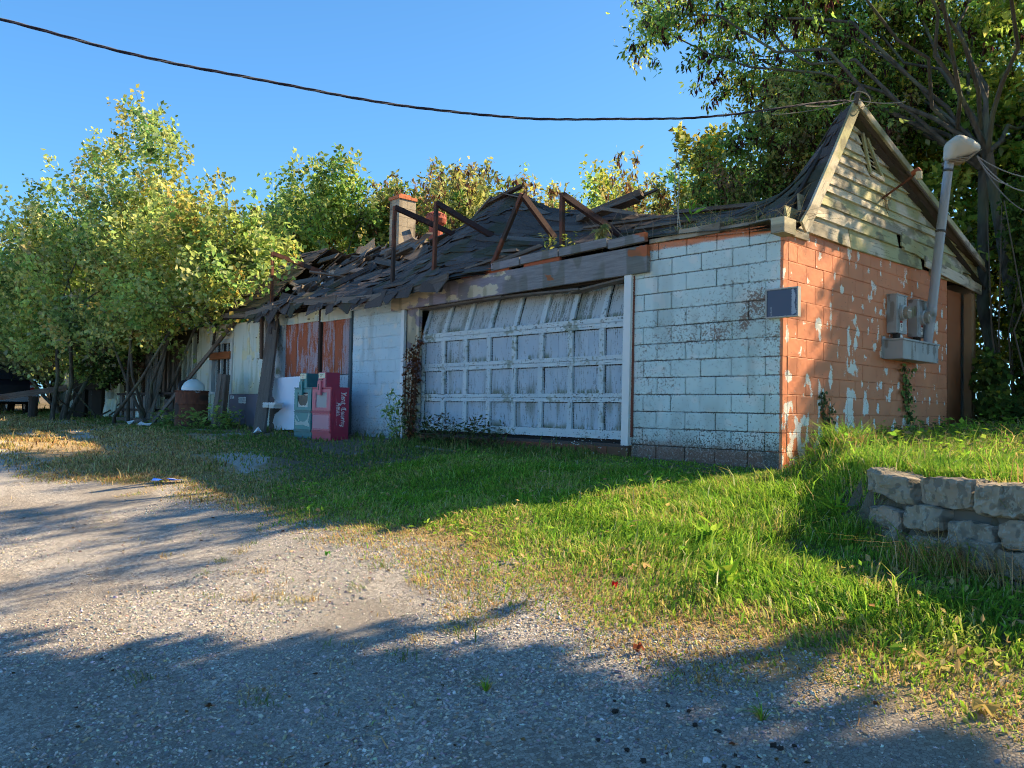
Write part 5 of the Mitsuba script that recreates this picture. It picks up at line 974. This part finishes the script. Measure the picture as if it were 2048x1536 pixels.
for _ in range(75):                                     # small tufts in the gravel
    cx_, cy_ = rng.uniform(-3, 3.6), rng.uniform(-6.6, -4.3)
    if rng.random() > .25 + .75 * ss(-6.2, -4.6, cy_): continue
    n_ = rng.integers(12, 45); x, y = cx_ + .05 * rng.normal(size=n_), cy_ + .04 * rng.normal(size=n_); blade_mesh(mb, on_ground(x, y), .03 + .05 * rng.random(n_), .005, pal(n_, STRAW if rng.random() < .5 else MEAD, .2), 1.4)
put('dry_grass', mb, 'blade', 'straw coloured dry grass creeping over the gravel', 'grass', kind='stuff')
# pebbles
ico = trimesh.creation.icosphere(subdivisions=1); iv, if_ = np.array(ico.vertices), np.array(ico.faces); ov = np.array([(1, 0, 0), (0, 1, 0), (-1, 0, 0), (0, -1, 0), (0, 0, 1), (0, 0, -1.)]); of = np.array([(0, 1, 4), (1, 2, 4), (2, 3, 4), (3, 0, 4), (1, 0, 5), (2, 1, 5), (3, 2, 5), (0, 3, 5)])
def pebbles(mb, x, y, r, cols, v0, f0):
    n = len(x); P = on_ground(x, y, 0) + np.stack([x * 0, x * 0, r * .12], 1)
    A = P3(n * 3).reshape(n, 3, 3); Q = np.linalg.qr(A)[0]
    sc = np.stack([np.ones(n), .6 + .3 * rng.random(n), .45 + .25 * rng.random(n)], 1) * r[:, None]
    az = rng.random(n) * 6.283; R = np.zeros((n, 3, 3)); R[:, 0, 0] = np.cos(az); R[:, 0, 1] = -np.sin(az); R[:, 1, 0] = np.sin(az); R[:, 1, 1] = np.cos(az); R[:, 2, 2] = 1
    til = np.eye(3) + .25 * rng.normal(size=(n, 3, 3)); R = R @ til
    v = np.einsum('nij,nkj->nki', R, v0[None] * (1 + .16 * rng.normal(size=(n, len(v0), 1))) * sc[:, None]) + P[:, None]
    mb.add(v.reshape(-1, 3), (f0[None] + (np.arange(n) * len(v0))[:, None, None]).reshape(-1, 3), None, np.repeat(cols, len(v0), axis=0))
PEB = [((.36, .35, .33), 4), ((.52, .49, .44), 3), ((.22, .22, .23), 3.6), ((.66, .64, .60), 1.2), ((.40, .30, .22), .9), ((.48, .40, .30), 1)]
mb = MB()
x, y = scatter(260000, -5, 4.3, -7.6, -3.9); dc = np.hypot(x - CAM[0], y - CAM[1]); patch = fb(x, y, .8, 21)
k_ = visible(x, y, .02) & (rng.random(len(x)) < (.42 + .58 * ss(.42, .58, patch)) * np.clip(3.6 / dc, 0, 1) ** 1.6) & (eg(x, y) + 1.2 * (fb(x, y, 1.6, 22) - .5) < .35); x, y, patch = x[k_], y[k_], patch[k_]
x, y, patch = x[:38000], y[:38000], patch[:38000]
pebbles(mb, x, y, (.0038 + .0048 * rng.random(len(x)) ** 2) * (1 + .55 * ss(.45, .6, patch)), pal(len(x), PEB, .14), ov, of)
x, y = scatter(900, -3, 4, -7.2, -4.4); k_ = visible(x, y, 0) & (fb(x, y, .8, 21) > .46); x, y = x[k_], y[k_]
pebbles(mb, x, y, .009 + .007 * rng.random(len(x)) ** 2, pal(len(x), PEB, .14), iv, if_)
put('gravel_stones', mb, 'matte', 'loose pale pebbles and gravel in the foreground', 'gravel', kind='stuff', smooth=True)
# brown twigs and fallen leaves
mb = MB(); n_ = 900; x, y = scatter(n_, -6, 4.2, -7.2, -3.6); k_ = visible(x, y, 0) & (rng.random(n_) < .55); x, y = x[k_], y[k_]; n_ = len(x)
leaf_mesh(mb, on_ground(x, y, .008), P3(n_) * [1, 1, .12], P3(n_) * .25 + [0, 0, 1], .018 + .03 * rng.random(n_) ** 2, .6, pal(n_, [((.16, .08, .04), 4), ((.10, .06, .035), 4), ((.26, .15, .06), 2)], .2)); put('fallen_leaves', mb, 'leaf', 'small brown fallen leaves on the gravel', 'leaf', kind='stuff')
mb = MB()
for cx_, cy_ in ((2.45, -5.05), (2.7, -5.0), (2.62, -5.2), (2.2, -5.0), (2.9, -5.15), (2.3, -5.35), (2.75, -5.35), (2.05, -5.15)):
    for _ in range(3):
        p = on_ground(np.array([cx_ + .05 * rng.normal()]), np.array([cy_ + .03 * rng.normal()]), .008)[0]; v, f = trimesh.creation.icosphere(subdivisions=1, radius=.006 + .006 * rng.random()).vertices, trimesh.creation.icosphere(subdivisions=1).faces
        mb.add(np.asarray(v) * (1 + .25 * rng.normal(size=(len(v), 1))) * [1, 1, .7] + p, f, None, (.035, .03, .026))
put('dark_clods', mb, 'matte', 'dark crumbs of dung scattered on the shaded gravel', 'dirt', kind='stuff')
def flat_leaf(key, lab, x, y, size, col, az):
    m = MB(); th = np.linspace(0, 2 * np.pi, 22)[:-1]; r = size * (.55 + .35 * np.abs(np.cos(th * 2.5)))
    z = float(ground_z(x, y)) + .03; v = np.stack([x + r * np.cos(th + az), y + r * np.sin(th + az), z + .02 * np.cos(th * 3)], 1); v = np.vstack([v, [[x, y, z + .012]]])
    m.add(v, [[i_, (i_ + 1) % 21, 21] for i_ in range(21)], None, col); m.beam((x, y, z + .01), (x + size * 1.3 * math.cos(az), y + size * 1.3 * math.sin(az), z), .004, .004, c=col); put(key, m, 'leaf', lab, 'leaf')
flat_leaf('fallen_leaf', 'large pale yellow leaf lying on the grass at the right edge', 3.18, -4.27, .06, (.52, .40, .14), .4)
flat_leaf('fallen_leaf', 'small bright red leaf on the dry grass edge', 1.0, -3.9, .022, (.50, .03, .03), 1.)
flat_leaf('fallen_leaf', 'small reddish brown leaf on the gravel right of the middle', 1.75, -4.62, .035, (.22, .07, .04), 2.)
flat_leaf('fallen_leaf', 'single green leaf lying on the sunny gravel', -1.35, -4.55, .028, (.06, .22, .03), 2.)
m = MB(); v = np.array([(a * .09 - .16, b * .07 - .07, .035 + .03 * rng.random()) for a in range(5) for b in range(3)]); f = [[a * 3 + b, a * 3 + 3 + b, a * 3 + 4 + b, a * 3 + 1 + b] for a in range(4) for b in range(2)]
m.add(v @ np.array([[.68, .73, 0], [-.73, .68, 0], [0, 0, 1]]) + [-6.2, -4.05, float(ground_z(-6.2, -4.05))], f, None, [(.02, .10, .50) if q < 11 else (.6, .65, .7) for q in range(15)]); put('blue_wrapper', m, 'matte', 'crumpled blue and white wrapper on the gravel edge', 'litter')
for x_, y_, s_, lab in ((-14.7, -1.55, .10, 'white paper scrap in the grass below the slanting pole'), (-15.3, -1.4, .08, 'white paper scrap in the grass left of the drum'), (-16.6, -1.2, .08, 'white paper scrap in the grass before the board fence'), (-10.35, -.85, .07, 'white paper scrap at the foot of the leaning plank')):
    m = MB(); p = np.array([x_, y_, float(ground_z(x_, y_)) + .05]); h = trimesh.convex.convex_hull(p + P3(12) * s_ * [1, .6, .35]); m.add(h.vertices, h.faces, None, (.6, .64, .66)); put('paper_scrap', m, 'matte', lab, 'litter', 'white paper scraps')
m = MB(); x, y = scatter(9000, -4.5, 4.4, -4.6, -.3); k_ = visible(x, y) & wall_free(x, y) & (rng.random(len(x)) < ss(-.5, .2, ed(x, y)) * ss(.45, .6, fb(x, y, 1.4, 35))); x, y = x[k_], y[k_]; n_ = len(x)
leaf_mesh(m, on_ground(x, y, .02) + np.abs(P3(n_)) * [.01, .01, .03], P3(n_) * [1, 1, .35] + [0, 0, .2], P3(n_) * .4 + [0, 0, 1], .03 + .05 * rng.random(n_), .5, pal(n_, LUSH[:2] + STRAW[:1], .2)); put('lawn_weeds', m, 'leaf', 'small broad leaved weeds mixed into the sunny lawn', 'weeds', kind='stuff')
# broad leaved weeds
def weed(key, lab, p, h, n, size, cols, asp=.4, spread=.12, up=.8, stem=(.10, .13, .05), r=.006, droop=.2, nst=3):
    t = thing(key, lab, 'plant'); p = np.array(p, float); st, lf = MB(), MB()
    for s_ in range(nst):
        tip = p + [spread * rng.normal(), spread * rng.normal(), h * (.75 + .3 * rng.random())]; mid = (p + tip) / 2 + P3()[0] * spread * .35
        st.tube([p + P3()[0] * [.02, .02, 0], mid, tip], [r, r * .8, r * .4], 5, stem)
        k = n // nst; u = rng.random(k) ** .8; Q = np.where(u[:, None] < .5, p + (mid - p) * u[:, None] * 2, mid + (tip - mid) * (u[:, None] * 2 - 1)) + P3(k) * spread * .3
        leaf_mesh(lf, Q, P3(k) * [1, 1, .3] + [0, 0, up - droop], P3(k) * .5 + [0, 0, 1], size * (.6 + .7 * rng.random(k)), asp, pal(k, cols, .2))
    put(t + '__stem', st, 'matte'); put(t + '__leaves', lf, 'leaf'); return t
def gp(x, y): return (x, y, float(ground_z(x, y)))
DEAD = [((.17, .07, .035), 5), ((.24, .11, .05), 3), ((.10, .05, .03), 3)]
weed('dead_vine', 'dead rust brown climbing weed against the left jamb of the garage door', gp(-6.45, -.12), 1.85, 620, .085, DEAD, .5, .10, -.2, (.10, .05, .03), .010, .3, 7)
weed('green_creeper', 'green drooping creeper at the foot of the dead brown vine', gp(-6.65, -.2), .85, 150, .13, GRN, .32, .16, .1, droop=.5, nst=6)
for x_, y_, h, n, lab in ((-5.75, -.3, .50, 260, 'dark bushy weed at the left foot of the garage door'), (-5.2, -.32, .34, 200, 'low dark weed clump right of the bushy one at the garage door'), (-4.65, -.3, .46, 240, 'dark fern like weed before the third door panel'), (-4.2, -.34, .30, 130, 'small dead looking weed before the middle of the garage door')):
    weed('door_weed', lab, gp(x_, y_), h, n, .085, [((.05, .085, .03), 4), ((.08, .12, .04), 3), ((.10, .05, .04), 2 if 'dead' not in lab else 8)], .4, .17, .3, nst=9)
for x_, y_, h, n, lab in ((-12.4, -.75, .42, 260, 'leafy green weed at the foot of the grey post'), (-13.2, -.95, .30, 160, 'low weed between the drum and the grey post'), (-14.9, -.95, .34, 160, 'weed left of the rusty drum')):
    weed('wall_weed', lab, gp(x_, y_), h, n, .12, GRN[:2], .4, .2, .4, nst=8)
for x_, y_, lab in ((1.55, -3.55, 'broad leaved dock weed in the sunny lawn, nearest'), (.95, -2.75, 'bright dock weed in the middle of the lawn'), (1.42, -1.75, 'dock weed left of the stone wall')):
    weed('dock_weed', lab, gp(x_, y_), .11, 44, .15, LUSH[:2], .26, .07, .9, nst=4)
for x_, y_, lab in ((1.45, -5.35, 'small grassy rosette on the shaded gravel, left'), (2.55, -4.85, 'small grassy rosette on the shaded gravel, right')):
    m = MB(); n_ = 36; P = on_ground(np.full(n_, x_), np.full(n_, y_)); blade_mesh(m, P, .05 + .05 * rng.random(n_), .006, pal(n_, LUSH[:1] + STRAW[:1], .2), 1.7); put('grass_rosette', m, 'blade', lab, 'plant')
m = MB(); n_ = 60; x, y = -2.35 + .35 * rng.normal(size=n_), -.35 + .05 * rng.normal(size=n_); leaf_mesh(m, on_ground(x, y, .22) + P3(n_) * .05, P3(n_), P3(n_), .022, .8, np.full((n_, 3), .6)); blade_mesh(m, on_ground(x, y), .24, .004, pal(n_, MEAD, .1), .2); put('white_flowers', m, 'blade', 'tiny white flowers at the foot of the door sill', 'plant', kind='stuff')
# weeds on the roof
weed('roof_weed', 'pale drooping weed with yellowed leaves on the roof edge', (-2.55, .05, 3.72), .34, 46, .15, [((.42, .42, .18), 3), ((.24, .30, .12), 3)], .4, .05, -.6, droop=.6, nst=3)
weed('roof_weed', 'small green weed on the roof edge, left of the bracket foot', (-3.5, .0, 3.70), .32, 56, .07, [((.30, .36, .08), 3), ((.12, .18, .05), 2)], .4, .08, .6, nst=3)
weed('roof_weed', 'small green weed on the roof edge, right of the bracket foot', (-3.15, .0, 3.68), .36, 60, .075, [((.30, .36, .08), 3), ((.12, .18, .05), 2)], .4, .06, .6, nst=2)
weed('roof_sapling', 'bare white stemmed sapling growing from the roof', (-1.42, .1, 3.78), 1.0, 14, .07, BRN, .4, .06, .2, (.42, .40, .34), .007, .2, 2)
weed('roof_weed', 'single upright green leaf shoot on the roof by the sapling', (-1.22, .08, 3.80), .28, 8, .16, LUSH[:1], .28, .03, 1.2, nst=1)
m = MB()
for _ in range(230):
    x_ = rng.uniform(-1.5, .1); p = np.array([x_, rng.uniform(-.05, .25), float(np.interp(x_, EXs, EZs)) + .04]); d = P3()[0] * [1, .6, .5] + [.1, 0, .35]; L_ = rng.uniform(.08, .30); m.tube([p, p + d * L_ * .5 + [0, 0, .03], p + d * L_], [.003, .0025, .0015], 3, random.choice([(.26, .20, .11), (.16, .12, .08), (.32, .27, .16), (.12, .14, .05)]), cap=False)
n_ = 240; x = rng.uniform(-1.4, .0, n_); P = np.stack([x, rng.uniform(-.04, .2, n_), np.interp(x, EXs, EZs) + .04], 1); blade_mesh(m, P, .05 + .10 * rng.random(n_), .006, pal(n_, MEAD + STRAW[:1], .2)); put('roof_grass', m, 'matte', 'dry grass and twigs tangled along the roof edge by the gable', 'grass', kind='stuff')
m = MB()
for x0_ in (-2.65, -2.45, -2.1, -1.75):
    for _ in range(3): m.tube([(x0_, .05, 3.72), (x0_ + .08 * rng.normal(), .05, 3.9), (x0_ + .2 * rng.normal(), .08, 3.95 + .25 * rng.random())], [.005, .004, .002], 4, (.20, .16, .12))
put('roof_twigs', m, 'matte', 'thin dead twigs standing on the roof edge', 'twigs', kind='stuff')
# ivy and creepers on the end wall
def ivy(key, lab, pts, n, size, cols, spread, off=.02):
    t = thing(key, lab, 'ivy'); pts = np.array(pts, float); st, lf = MB(), MB(); st.tube(pts, .006, 5, (.14, .11, .08)); u = rng.random(n) * (len(pts) - 1); i_ = np.minimum(u.astype(int), len(pts) - 2); q_ = pts[i_] + (pts[i_ + 1] - pts[i_]) * (u - i_)[:, None]
    P = q_ + P3(n) * [.02, spread, spread * .8] + [off, 0, 0]; P[:, 0] = np.maximum(P[:, 0], .012); leaf_mesh(lf, P, P3(n) * [.3, 1, 1] + [0, 0, -.5], P3(n) * .4 + [1, 0, .2], size * (.6 + .7 * rng.random(n)), .85, pal(n, cols, .2)); put(t + '__stem', st, 'matte'); put(t + '__leaves', lf, 'leaf')
IVY = [((.09, .13, .05), 4), ((.15, .18, .08), 3), ((.24, .22, .13), 1)]
ivy('ivy', 'short ivy creeping up the sunny left part of the orange wall', [(.01, .98, 1.15), (.01, .92, 1.5), (.01, .84, 1.85)], 110, .05, IVY, .035)
ivy('ivy', 'second thin ivy shoot just right of the first one', [(.01, 1.12, 1.15), (.01, 1.06, 1.45), (.01, 1.03, 1.72)], 70, .05, IVY, .03)
ivy('ivy', 'thick dark ivy under the meter trough', [(.01, 3.45, 1.3), (.01, 3.25, 1.8), (.01, 3.15, 2.3)], 230, .06, IVY[:1] + GRN[:1], .08)
ivy('ivy', 'low creeper at the foot of the orange wall below the trough', [(.02, 1.9, 1.3), (.02, 2.4, 1.36), (.03, 3.0, 1.36)], 150, .05, IVY, .07)
# ground cover by the end wall
m = MB(); x, y = rng.uniform(.08, 2.6, 3400), rng.uniform(-1.0, 5.5, 3400); k_ = visible(x, y) & (rng.random(3400) < .25 + .75 * ss(2.2, .2, x)) & (y > -1.0 * x + .1); x, y = x[k_], y[k_]; n_ = len(x)
leaf_mesh(m, on_ground(x, y, .05) + np.abs(P3(n_)) * [.02, .02, .07], P3(n_) * [1, 1, .3], P3(n_) * .4 + [0, 0, 1], .045 + .04 * rng.random(n_), .7, pal(n_, IVY + LUSH[:2], .25)); put('ground_cover', m, 'leaf', 'low leafy ground cover along the orange wall', 'plants', kind='stuff')
# vines hanging at the right edge
t = thing('vine_curtain', 'curtain of green and yellow vines over the rear corner and trunk', 'vine'); lf, st = MB(), MB()
for c, R, n_ in (((.75, 6.1, 3.2), (.35, .4, 1.5), 1500), ((.9, 6.2, 2.2), (.5, .5, .9), 1300), ((.35, 5.5, 2.2), (.25, .3, .5), 420), ((.55, 5.2, 1.75), (.3, .35, .35), 420), ((1.0, 5.8, 1.7), (.6, .6, .45), 900), ((.6, 5.9, 4.6), (.25, .3, .8), 500), ((1.5, 7.4, 2.6), (.8, .8, 1.2), 1700)):
    d = P3(n_); d /= np.linalg.norm(d, axis=1, keepdims=True); P = np.array(c) + d * R * (rng.random((n_, 1)) ** .4)
    leaf_mesh(lf, P, P3(n_) * .6 + [.2, -.3, -.8], P3(n_) * .6 + [.5, -.6, .5], .075 + .06 * rng.random(n_), .85, pal(n_, [((.10, .17, .035), 4), ((.06, .10, .03), 4), ((.20, .26, .05), 2), ((.42, .33, .04), .35)], .2))
for _ in range(12):
    a = np.array([.7 + .25 * rng.normal(), 6.0 + .25 * rng.normal(), 1.4]); st.tube([a, a + [.1 * rng.normal(), .1 * rng.normal(), 1.5], a + [.2 * rng.normal(), .2 * rng.normal(), 3.4]], [.014, .012, .008], 5, (.12, .10, .08))
put(t + '__stem', st, 'matte'); put(t + '__leaves', lf, 'leaf')
m = MB(); m.tube([(-5.6, -.6, 1.02), (-4.6, -.62, .99), (-3.6, -.55, 1.0)], [.025, .02, .012], 6, (.22, .19, .15)); put('fallen_branch', m, 'matte', 'thin fallen branch in the grass below the garage door', 'branch')
